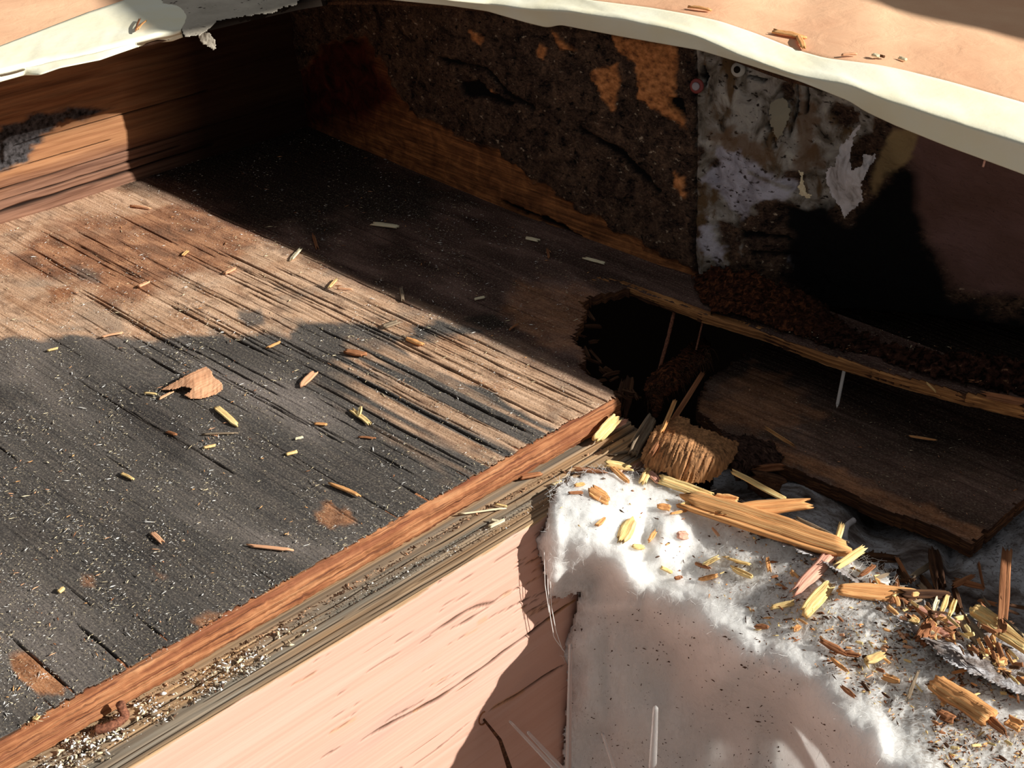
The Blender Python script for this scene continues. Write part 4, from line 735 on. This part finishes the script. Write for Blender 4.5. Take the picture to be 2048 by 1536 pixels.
HS('dark splinter pile stick behind the edge heap', 1800, 1186, -.035, 1890, 1190, -.04, 16, 'd', 618)
HS('ochre splinter on the lower panel near its left corner', 1535, 858, -.056, 1590, 893, -.056, 8, 'o', 619)
HS('pale splinter on the lower panel right part', 1820, 872, -.056, 1870, 880, -.056, 5, 'o', 620)
HS('tiny light splinter on the split strip', 1856, 768, .002, 1872, 784, .001, 4, 'y', 621)
HS('tan splinter on the dark rot above the split strip', 1942, 762, .004, 2006, 764, .004, 6, 'b', 622)
HS('broad brown splinter on the dark rot at the right border', 1965, 788, .003, 2050, 805, .002, 16, 'b', 623)
# fibrous rotten chunk inside the hole
ch = empty('rotten_chunk', ZP(1350, 765, -.04), 'shaggy red-brown rotten chunk hanging in the black hole', 'wood chunk')
cc = tps([(1295, 800, -.03), (1305, 750, -.03), (1340, 790, -.03), (1400, 690, -.045), (1420, 700, -.045), (1370, 760, -.03), (1340, 740, -.022)])
patch('chunk_body', [(1288, 760), (1315, 735), (1345, 715), (1370, 695), (1385, 678), (1410, 672), (1424, 688), (1412, 715), (1398, 738), (1380, 765), (1350, 785), (1330, 800), (1318, 838), (1305, 836), (1296, 800), (1286, 780)], cc, 2, lambda px, py, sd: .003*fbm(px/10, py/10, 4)+.001*fbm(px/3, py/3, 5)+.006*np.exp(-np.clip(sd, 0, 99)/6), .018, M_redrot, ch, rough=6, seed=30, rs=.2)
rr = np.random.default_rng(12); V = []; Fc = []
for i in range(140):
    px = rr.uniform(1292, 1415); py = 1010-.0*px+rr.uniform(-12, 18)-(px-1292)*.72-215; p = ZP(px, py, -.028); a = rr.uniform(0, 6.3); q = []; L = rr.uniform(.003, .008)
    for s in np.linspace(0, 1, 7): q.append(p+np.array([math.cos(a)*L*s, math.sin(a)*L*s-.004*s, .006*math.sin(s*math.pi)-.006*s]))
    v_, f_ = tube(q, .00018, 4); b0 = len(V); V += v_; Fc += [tuple(k+b0 for k in f) for f in f_]
make('frayed_fibres', V, Fc, M_dbr, ch)['kind'] = 'stuff'
# ragged rot along the hole's rim: broken scraps
rr = np.random.default_rng(15)
for i in range(34):
    px, py = [(1180, 590), (1165, 640), (1175, 700), (1190, 745), (1225, 770), (1260, 790)][i % 6]; px += rr.normal()*16; py += rr.normal()*14; a = rr.uniform(-.6, 1.2); L = rr.uniform(12, 34)
    HS('rotten shred at the ragged rim of the black hole', px-L*.5*math.cos(a), py-L*.5*math.sin(a), -.006-.01*rr.random(), px+L*.5*math.cos(a), py+L*.5*math.sin(a), -.010-.012*rr.random(), rr.uniform(4, 10), 'd', 640+i, cat='wood shred', name='wood_shred', n_=8, k=4)['group'] = 'rotten shreds round the hole'
# cushions of rot
mo = patch('rot_clump', [(1440, 860), (1490, 870), (1545, 880), (1570, 915), (1545, 945), (1500, 960), (1470, 965), (1455, 930)], tps([(1440, 860, -.045), (1545, 880, -.055), (1500, 960, -.05), (1470, 910, -.03), (1570, 915, -.055)]), 2.4, lambda px, py, sd: -.004*fbm(px/14, py/14, 6, 4)+.008*np.exp(-np.clip(sd, 0, 99)/7), .02, M_rot, rough=9, seed=31, rs=.12)
tag(mo, 'dark fuzzy clump of rot behind the ragged slab', 'rot')
mo = patch('rot_clump', [(1380, 548), (1440, 530), (1520, 545), (1590, 575), (1640, 600), (1700, 650), (1800, 690), (1900, 700), (2100, 720), (2100, 800), (2048, 792), (1900, 760), (1800, 733), (1660, 695), (1544, 655), (1408, 615)], tps([(1390, 545, .008), (1450, 530, .024), (1600, 575, .02), (1700, 640, .010), (1900, 690, .02), (2100, 720, .02), (2048, 790, .002), (1800, 733, .002), (1660, 690, .002), (1408, 612, .002), (1500, 600, .014)]), 2.6, lambda px, py, sd: -.007*fbm(px/30, py/16, 8, 5)-.0012*fbm(px/4, py/4, 9), .006, M_redrot, attrf=lambda px, py, V, sd: dict(dark=np.clip((px-1560)/110+fbm(px/40, py/30, 3)*.9, 0, 1)), rough=16, seed=32, rs=.1)
tag(mo, 'reddish rot heaped along the back wall foot above the split strip', 'rot')
# torn old paint hanging from the back wall
ft = tps([(1720, 250, ('x', .212)), (1690, 300, ('x', .214)), (1660, 360, ('x', .216)), (1689, 437, ('x', .22)), (1722, 400, ('x', .217)), (1750, 312, ('x', .214)), (1700, 350, ('x', .205))])
o = patch('paint_flake', [(1726, 246), (1716, 262), (1709, 275), (1701, 315), (1703, 338), (1720, 334), (1728, 310), (1751, 308), (1753, 322), (1740, 332), (1730, 352), (1722, 373), (1726, 400), (1712, 418), (1700, 425), (1689, 437), (1676, 410), (1660, 385), (1651, 360), (1651, 344), (1668, 327), (1680, 294), (1700, 270), (1714, 250)], ft, 1.6, lambda px, py, sd: .0012*fbm(px/12, py/12, 3)-.002*np.exp(-np.clip(sd, 0, 99)/3), .0016, M_flake, rough=6, seed=40, rs=.16)
tag(o, 'torn forked flake of white paint hanging from the grey back wall', 'paint flake')
o = patch('paint_flake', [(1596, 340), (1606, 345), (1608, 365), (1614, 385), (1625, 388), (1618, 400), (1600, 390), (1594, 375), (1602, 360)], tps([(1600, 340, ('x', .214)), (1625, 390, ('x', .212)), (1594, 390, ('x', .214))]), 1.5, None, .0015, M_pale, rough=4, seed=41, rs=.2)
tag(o, 'small cream paint flake clinging left of the forked flake', 'paint flake')
o = patch('paint_flake', [(1541, 205), (1558, 195), (1575, 200), (1582, 225), (1570, 262), (1555, 285), (1545, 260), (1538, 240)], tps([(1541, 205, ('x', .219)), (1582, 225, ('x', .219)), (1555, 285, ('x', .222)), (1555, 235, ('x', .216))]), 1.6, lambda px, py, sd: .0006*fbm(px/6, py/6, 3), .0015, NB('beige_paint', .85, .1).out((.30, .27, .20, 1)), rough=6, seed=42, rs=.2)
tag(o, 'beige paint flake lifting on the grey wall below the tape', 'paint flake')
# ================================================================== HARDWARE
def hw(name, label, cat, parts, loc, group=None):
    e = empty(name, loc, label, cat, group)
    for nm, (V, Fc), mt in parts: make(nm, V, Fc, mt, e)
    return e
a = ZP(1690, 732, -.014); b = a+np.array([-.002, -.001, -.031]); tip = YP(1675, 808, a[1]-.001)
pts = dens([a, tip], 46); dd = (tip-a)/np.linalg.norm(tip-a); pts2 = np.vstack([pts, tip+dd*.0035]); rad = [.0013+.00022*(k % 2) for k in range(46)]+[.0002]
hw('ring_shank_nail', 'pale ring-shank nail pointing down out of the split strip', 'nail', [('shank', tube(pts2[:-1], rad[:-1], 12), M_zinc), ('point', tube([tip, tip+dd*.0038], [.0013, .0001], 12), M_zinc)], tuple(a))
a = ZP(1349, 622, -.012); b = YP(1316, 748, a[1]-.012); V, Fc = tube(dens([a, (a+b)/2+[.001, 0, 0], b], 30), [.0013+.0004*vn(k*.7, 0) for k in range(30)], 8)
tag(make('rusty_nail', V, Fc, M_rust), 'long rusty nail hanging across the black hole', 'nail')
a = ZP(1405, 645, -.012); b = YP(1392, 700, a[1]-.005); V, Fc = tube(dens([a, b], 10), .0008, 6); tag(make('rusty_nail', V, Fc, M_rust), 'short thin nail above the shaggy rotten chunk', 'nail')
pn = [ZP(*p, z) for p, z in [((193, 1459), -.0195), ((205, 1458), -.019), ((222, 1452), -.0185), ((238, 1444), -.018), ((248, 1436), -.0175), ((250, 1428), -.016), ((244, 1418), -.013), ((241, 1408), -.009)]]
V, Fc = tube(smooth(dens(pn, 40), 3), [.0024+.0006*vn(k*.6, 3) for k in range(40)], 10); tag(make('bent_nail', V, Fc, M_rust), 'thick bent rusty nail on the ledge at lower left', 'nail')
def disc(c, nrm, r, h, seg=24, rin=0):
    c = np.array(c); nrm = np.array(nrm, float); nrm /= np.linalg.norm(nrm)
    return tube([c, c+nrm*h*.6, c+nrm*h], [r, r, r*.8], seg)
c = XP(1394, 172, .219); nv = (-1, -.25, .25)
hw('washer_screw', 'red-rimmed washer screw on the back wall at the panel seam', 'screw', [('washer', disc(c, nv, .0062, .0012), M_red), ('screw_head', disc(c+np.array([-.0013, 0, 0]), nv, .0034, .0014), NB('dull_steel', .5, .5).out((.35, .3, .33, 1))), ('shank', tube([c+np.array([.01, 0, 0]), c], .002, 8), M_rust)], tuple(c))
c = XP(1478, 139, .224)
hw('wall_plug', 'round grey-white plug on the flaking grey wall under the tape', 'plug', [('collar', disc(c, nv, .006, .004), NB('grey_plug', .7).out((.5, .47, .42, 1))), ('hollow', disc(c+np.array([-.0041, -.001, .001]), nv, .0028, .0006), M_dark)], tuple(c))
# clear spikes
SP = [((1020, 1443), (1112, 1540), -.062, -.09, 5.2, 'leftmost clear plastic spike leaning over the pink board'), ((1056, 1465), (1130, 1545), -.066, -.09, 6.5, 'second clear plastic spike crossing the leftmost one'), ((1206, 1468), (1232, 1545), -.13, -.14, 6.5, 'clear plastic spike in front of the bright insulation pillow'), ((1311, 1416), (1304, 1560), -.19, -.19, 9, 'tall clear plastic spike standing against the shaded insulation'), ((1141, 1290), (1136, 1560), -.075, -.085, 7, 'long clear plastic tube between the pink board and the insulation')]
for i, (p, q, y1, y2, wp, lb) in enumerate(SP):
    a = YP(*p, y1); b = YP(*q, y2); d = (b-a)/np.linalg.norm(b-a); b = b+d*.03; pts = dens([a, b], 24); r0 = wp*PXM*.95; s = np.linspace(0, 1, 24); rad = r0*(.55+.6*s); V, Fc = tube(np.vstack([a-d*r0*.5, pts]), np.r_[r0*.2, rad], 14)
    tag(make('plastic_spike', V, Fc, M_clear), lb, 'spike')
# nail hole + rod standing in for a spike's shadow on the pink face
c = YP(966, 1436, -.0424)
V, Fc = tube([YP(967, 1438, -.0424), YP(1000, 1480, -.056), YP(1022, 1545, -.066)], [.0008, .0014, .002], 8)
tag(make('spike_shadow_rod', V, Fc, M_dbr), 'dark rod standing in for a spike shadow on the pink board', 'shadow_rod')
V, Fc = tube(smooth(dens([c+np.array([math.cos(t)*.0042, -.0004, math.sin(t)*.0055]) for t in np.linspace(1.2, 5.2, 20)], 30), 1), .00055, 6)
tag(make('nail_ring', V, Fc, M_brn), 'rusty ring mark round the nail hole in the pink board', 'nail ring')
# ================================================================== TAPE SCRAPS at the far corner
tp = tps([(330, 0, .2015), (360, 60, .2), (400, 55, .2), (480, 30, .200), (590, 14, .200), (595, -20, .204), (400, -20, .204), (500, 0, .2025)])
o = patch('shaded_tape', [(318, -30), (322, 0), (336, 30), (360, 50), (368, 74), (398, 72), (420, 58), (437, 42), (460, 38), (500, 33), (520, 30), (545, 28), (565, 16), (594, 10), (600, 0), (602, -30)], tp, 1.8, lambda px, py, sd: .0012*fbm(px/20, py/14, 5, 4), .0014, M_shadetape, rough=3.5, seed=50, rs=.2)
tag(o, 'ragged masking tape coloured grey for the shade at the far corner', 'tape')
o = patch('tape_scrap', [(384, 58), (398, 62), (420, 66), (432, 82), (433, 98), (428, 102), (412, 92), (404, 90), (398, 78), (390, 66)], tps([(384, 58, .197), (420, 66, .195), (430, 100, .182), (400, 88, .187)]), 1.4, lambda px, py, sd: .0008*fbm(px/7, py/7, 3)-.002*np.sin(py/20), .0009, M_shadetape, rough=2.5, seed=51, rs=.25)
tag(o, 'torn curl of tape hanging below the far corner', 'tape')
pl_ = proj(l0[:300])[:, 0]; PZ = lambda px: float(np.interp(px, pl_, l0[:300, 2]))+.0012
# crumbs on paper
for i, (x1, y1, x2, y2, wp, mk, z, lb) in enumerate([(1549, 66, 1606, 78, 12, 'o', .2125, 'orange bark-like chip on the paper at upper right'), (1596, 74, 1606, 97, 9, 'o', .2125, 'short end of the orange chip on the paper hanging toward the tape'), (1380, 16, 1420, 22, 6, 'o', .2125, 'thin orange sliver on the paper left of the bark-like chip'), (1683, 112, 1712, 110, 4, 't', .2125, 'row of crumbs on the paper right of the bark-like chip'), (1745, 112, 1757, 116, 6, 'w', .2125, 'pale chip on the paper near the tape edge'), (1760, 114, 1768, 116, 6, 'd', .2125, 'dark crumb on the paper near the tape edge'), (1798, 118, 1812, 122, 5, 'w', .2125, 'rightmost pale chip on the paper near the tape edge'), (272, 62, 280, 40, 3, 'b', .205, 'thin brown sliver stuck on the tape at upper left'), (276, 60, 292, 44, 2.5, 'o', .205, 'thin orange sliver crossing the brown one on the tape')]):
    sliver('wood_chip', lb, ZP(x1, y1, z-.002 if x1 < 600 else PZ(x1)), ZP(x2, y2, z-.002 if x1 < 600 else PZ(x2)), wp*PXM*1.5, .001+wp*.00015, D[mk], 700+i, cat='wood chip', n_=9, k=5, bow=.03)
V, Fc = tube(dens([XP(1970, 320, .19), XP(1966, 334, .189)], 5), .0008, 6); tag(make('tape_crumb', V, Fc, M_pnk), 'tiny pink shred under the tape near the right border', 'shred')
# ledge bits
for i, (x1, y1, x2, y2, wp, mk, lb) in enumerate([(924, 1029, 1007, 1018, 3, 'w', 'long pale straw on the bare ledge'), (977, 1056, 1010, 1040, 9, 'w', 'white torn chip on the ledge above the pink edge'), (983, 1041, 996, 1044, 4, 'w', 'small white sliver beside the white torn chip'), (992, 1010, 1012, 1014, 4, 'y', 'small yellow chip on the ledge beside the straw'), (1106, 972, 1124, 966, 7, 'y', 'yellow chip among crumbs at the ledge end'), (1040, 958, 1080, 950, 10, 'b', 'lifted brown shred on the ledge near the panel edge')]):
    sliver('wood_chip', lb, ZP(x1, y1, -.021), ZP(x2, y2, -.021), wp*PXM*1.2, .0008+wp*.0001, D[mk], 730+i, cat='wood chip', n_=9, k=4)
# white curl under lower panel
V, Fc = tube(smooth(dens([ZP(*p, -.06) for p in [(1690, 1078), (1690, 1062), (1694, 1050), (1702, 1044), (1708, 1040)]], 24), 2), [.0022]*24, 7); tag(make('paint_curl', V, Fc, M_flake), 'pale curled paint scrap in the shaded hollow', 'paint flake')
# ================================================================== DUST (uncountable)
def grit(name, pts, sizes, mats, seed, label, cat, elong=2.2, flat=.45, parent=None):
    r = np.random.default_rng(seed); base = np.array([[1, 0, 0], [.3, .5, 0], [-.6, .45, 0], [-1, 0, 0], [-.3, -.5, 0], [.6, -.45, 0], [.1, 0, .5], [0, 0, -.4]]); tri = [(0, 1, 6), (1, 2, 6), (2, 3, 6), (3, 4, 6), (4, 5, 6), (5, 0, 6), (1, 0, 7), (2, 1, 7), (3, 2, 7), (4, 3, 7), (5, 4, 7), (0, 5, 7)]
    n_ = len(pts); V = np.zeros((n_, 8, 3)); a = r.uniform(0, 6.28, n_); el = r.uniform(1, elong, n_); b = base[None]*np.array([1, 1, flat*2])*(1+.35*r.normal(size=(n_, 8, 3)))
    b = b*np.stack([sizes*el, sizes/np.sqrt(el), sizes], -1)[:, None, :]*.5; ca, sa = np.cos(a)[:, None], np.sin(a)[:, None]
    V[..., 0] = b[..., 0]*ca-b[..., 1]*sa; V[..., 1] = b[..., 0]*sa+b[..., 1]*ca; V[..., 2] = b[..., 2]; V += np.asarray(pts)[:, None]
    Fc = (np.arange(n_)[:, None, None]*8+np.array(tri)[None]).reshape(-1, 3); mi = np.repeat(r.integers(0, len(mats), n_), 12)
    o = make(name, V.reshape(-1, 3), Fc, mats, parent, mi=mi, smooth=False); o['kind'] = 'stuff'
    return tag(o, label, cat)
r = np.random.default_rng(77)
def scatter(n_, poly, z, dens_=None):
    P_ = np.array(poly); out = []
    while len(out) < n_:
        q = np.stack([r.uniform(P_[:, 0].min(), P_[:, 0].max(), 4000), r.uniform(P_[:, 1].min(), P_[:, 1].max(), 4000)], -1); k = sdist(q, poly) > 0
        if dens_ is not None: k &= r.random(4000) < dens_(q[:, 0], q[:, 1])
        out += list(q[k])
    out = np.array(out[:n_]); ry = rays(out[:, 0], out[:, 1]); return CAM+ry*((z-CAM[2])/ry[:, 2])[:, None]
deckpx = [(-20, 470), (60, 440), (280, 365), (560, 235), (771, 318), (1037, 446), (1180, 520), (1170, 590), (1150, 680), (1175, 755), (1225, 795), (1000, 925), (600, 1150), (-20, 1500)]
dn_ = lambda x, y: np.clip(vn(x/45, y/45, 3)*1.8-.35, .06, 1)*np.where(x+y > 1450, .6, 1)
p = scatter(12000, deckpx, .0009, dn_); grit('sawdust', p, np.clip(r.lognormal(-7.38, .46, len(p)), .0003, .0028), [M_cream, M_white, M_white, M_pale], 1, 'fine pale sawdust and flecks strewn over the panel', 'sawdust', 3.2)
p = scatter(260, deckpx, .0012, dn_); grit('wood_crumbs', p, r.uniform(.001, .0022, len(p)), [M_tan, M_orn, M_brn], 2, 'brown and orange wood crumbs strewn over the panel', 'crumbs', 3.2)
led = [(-20, 1560), (110, 1490), (250, 1420), (430, 1325), (560, 1255), (600, 1265), (640, 1250), (520, 1340), (400, 1400), (280, 1480), (150, 1560)]
p = scatter(900, led, -.0212, lambda x, y: np.clip(vn(x/30, y/30, 8)*2.2-.6, .05, 1)); grit('paint_grit', p, np.clip(r.lognormal(-6.6, .5, len(p)), .0005, .004), [M_white, M_white, M_gry, M_crumb, M_pale], 3, 'white and grey paint grit along the ledge at lower left', 'grit', 1.6, .8)
led2 = [(560, 1260), (760, 1150), (1000, 1040), (1110, 975), (1116, 995), (1000, 1066), (760, 1180), (640, 1248)]
p = scatter(500, led2, -.0215); grit('paint_grit', p, np.clip(r.lognormal(-7.2, .4, len(p)), .0004, .0024), [M_white, M_gry, M_crumb, M_crumb], 4, 'sparse grey grit along the pink edge of the ledge', 'grit', 1.8, .8)
led3 = [(100, 1490), (600, 1225), (900, 1050), (1250, 870), (1250, 880), (900, 1065), (600, 1240), (110, 1500)]
p = scatter(420, led3, -.0218); grit('ledge_crumbs', p, np.clip(r.lognormal(-6.9, .4, len(p)), .0005, .003), [M_crumb, M_dbr, M_tan], 6, 'dark crumbs caught in the joint line of the ledge', 'crumbs', 2, .8)
def on_wool(n_, poly, df=None, lift=0):
    P_ = np.array(poly); out = []
    while len(out) < n_:
        q = np.stack([r.uniform(P_[:, 0].min(), P_[:, 0].max(), 4000), r.uniform(P_[:, 1].min(), P_[:, 1].max(), 4000)], -1); k = (sdist(q, ipoly) > 6) & (sdist(q, poly) > 0)
        if df is not None: k &= r.random(4000) < df(q[:, 0], q[:, 1])
        out += list(q[k])
    out = np.array(out[:n_]); t = itf(out[:, 0], out[:, 1])+idisp(out[:, 0], out[:, 1], np.full(n_, 50.)); return CAM+rays(out[:, 0], out[:, 1])*(t-.0008)[:, None]
top_ = [(1120, 960), (1290, 945), (1450, 1010), (1700, 1110), (1900, 1240), (2060, 1350), (2060, 1540), (1900, 1540), (1740, 1400), (1560, 1290), (1400, 1180), (1330, 1120), (1120, 1040)]
dd_ = lambda x, y: np.clip((x-1350)/450, .12, 1)*np.clip(vn(x/40, y/40, 12)*2-.4, .1, 1)
p = on_wool(2300, top_, dd_); grit('wood_crumbs', p, np.clip(r.lognormal(-6.75, .45, len(p)), .0005, .0035), [M_crumb, M_dbr, M_brn, M_orn, M_yel], 8, 'wood crumbs scattered over the top of the insulation', 'crumbs', 2.6, .8)
p = on_wool(420, [(1140, 1200), (1500, 1240), (1700, 1500), (1700, 1540), (1130, 1540)], lambda x, y: np.clip(vn(x/35, y/35, 14)*2-.7, .05, 1)); grit('dark_crumbs', p, np.clip(r.lognormal(-7.0, .45, len(p)), .0004, .0026), [M_crumb, M_dbr], 9, 'dark crumbs sticking to the shaded face of the insulation', 'crumbs', 2., .8)
# shavings on the wool and round the edge heap, too alike to tell apart
for i in range(110):
    while True:
        px = r.uniform(1380, 2045); py = r.uniform(1040, 1530)
        if sdist(np.array([[px, py]]), top_)[0] > 4 and r.random() < dd_(px, py): break
    a = r.uniform(-.5, 1.1); L = r.uniform(8, 22); lf = .0015; A_ = IS(px, py, lf); B_ = IS(px+L*math.cos(a), py+L*math.sin(a), lf)
    sliver('wood_shaving', 'small wood shaving caught on the sunlit insulation', A_, B_, r.uniform(2, 6)*PXM, .0007, [M_orn, M_yel, M_brn, M_tan, M_dbr][i % 5], 900+i, group='small shavings on the insulation', cat='shaving', nup=(CAM-A_)/np.linalg.norm(CAM-A_)+[0, 0, .3], n_=6, k=3)
for i in range(40):
    px = r.uniform(1820, 2040); py = 1195+(px-1820)*.62+r.normal()*14; a = r.uniform(-.2, 1.3); L = r.uniform(10, 34); A_ = ZP(px, py, -.03+.006*r.random()); B_ = ZP(px+L*math.cos(a), py+L*math.sin(a), -.03+.006*r.random())
    sliver('wood_shaving', 'small shaving in the splinter heap along the shadow edge at right', A_, B_, r.uniform(4, 9)*PXM, .0012, [M_orn, M_yel, M_brn, M_dbr][i % 4], 1100+i, group='small shavings in the edge heap', cat='shaving', nup=(CAM-A_), n_=7, k=4)
for i in range(34):
    px = r.uniform(1720, 2040); py = 1120+(px-1720)*.42+r.uniform(-40, 40); a = r.uniform(-.6, 2.2); L = r.uniform(20, 60); A_ = ZP(px, py, -.045-.01*r.random()); B_ = ZP(px+L*math.cos(a), py+L*math.sin(a), -.045-.012*r.random())
    sliver('wood_shred', 'dark rotten shred in the shaded hollow behind the edge heap', A_, B_, r.uniform(5, 13)*PXM, .0018, [M_dbr, M_brn, M_dbr, M_gry][i % 4], 1200+i, group='dark shreds in the hollow', cat='wood shred', nup=(CAM-A_), n_=8, k=5)
for i in range(70):
    px = r.uniform(1735, 2040); py = np.interp(px, [1735, 1840, 1900, 1990, 2045], [1150, 1225, 1262, 1330, 1352])+abs(r.normal())*16+3; a = r.uniform(-.5, 1.5); L = r.uniform(9, 30); A_ = IS(px, py, .0035); B_ = IS(min(px+L*math.cos(a), 2060), py+L*math.sin(a), .0035)
    sliver('wood_shaving', 'small shaving in the splinter heap along the shadow edge at right', A_, B_, r.uniform(3, 9)*PXM, .0012, [M_orn, M_yel, M_brn, M_dbr, M_gry][i % 5], 1300+i, group='small shavings in the edge heap', cat='shaving', nup=(CAM-A_), n_=7, k=4)
# specks on walls and lower panel
p = scatter(260, [(1400, 840), (1520, 750), (2040, 870), (2040, 990), (1950, 1070), (1560, 900)], -.0585); grit('wood_crumbs', p, np.clip(r.lognormal(-7.0, .4, len(p)), .0005, .0026), [M_pale, M_tan, M_brn], 11, 'sparse crumbs on the dark lower panel', 'crumbs', 2.4)
p = scatter(420, [(1410, 612), (1700, 640), (2040, 720), (2040, 780), (1660, 690)], .004); grit('rot_crumbs', p, np.clip(r.lognormal(-6.9, .45, len(p)), .0005, .003), [M_brn, M_dbr, M_pale, M_redrot], 12, 'rot crumbs along the back of the split strip', 'crumbs', 2.4)
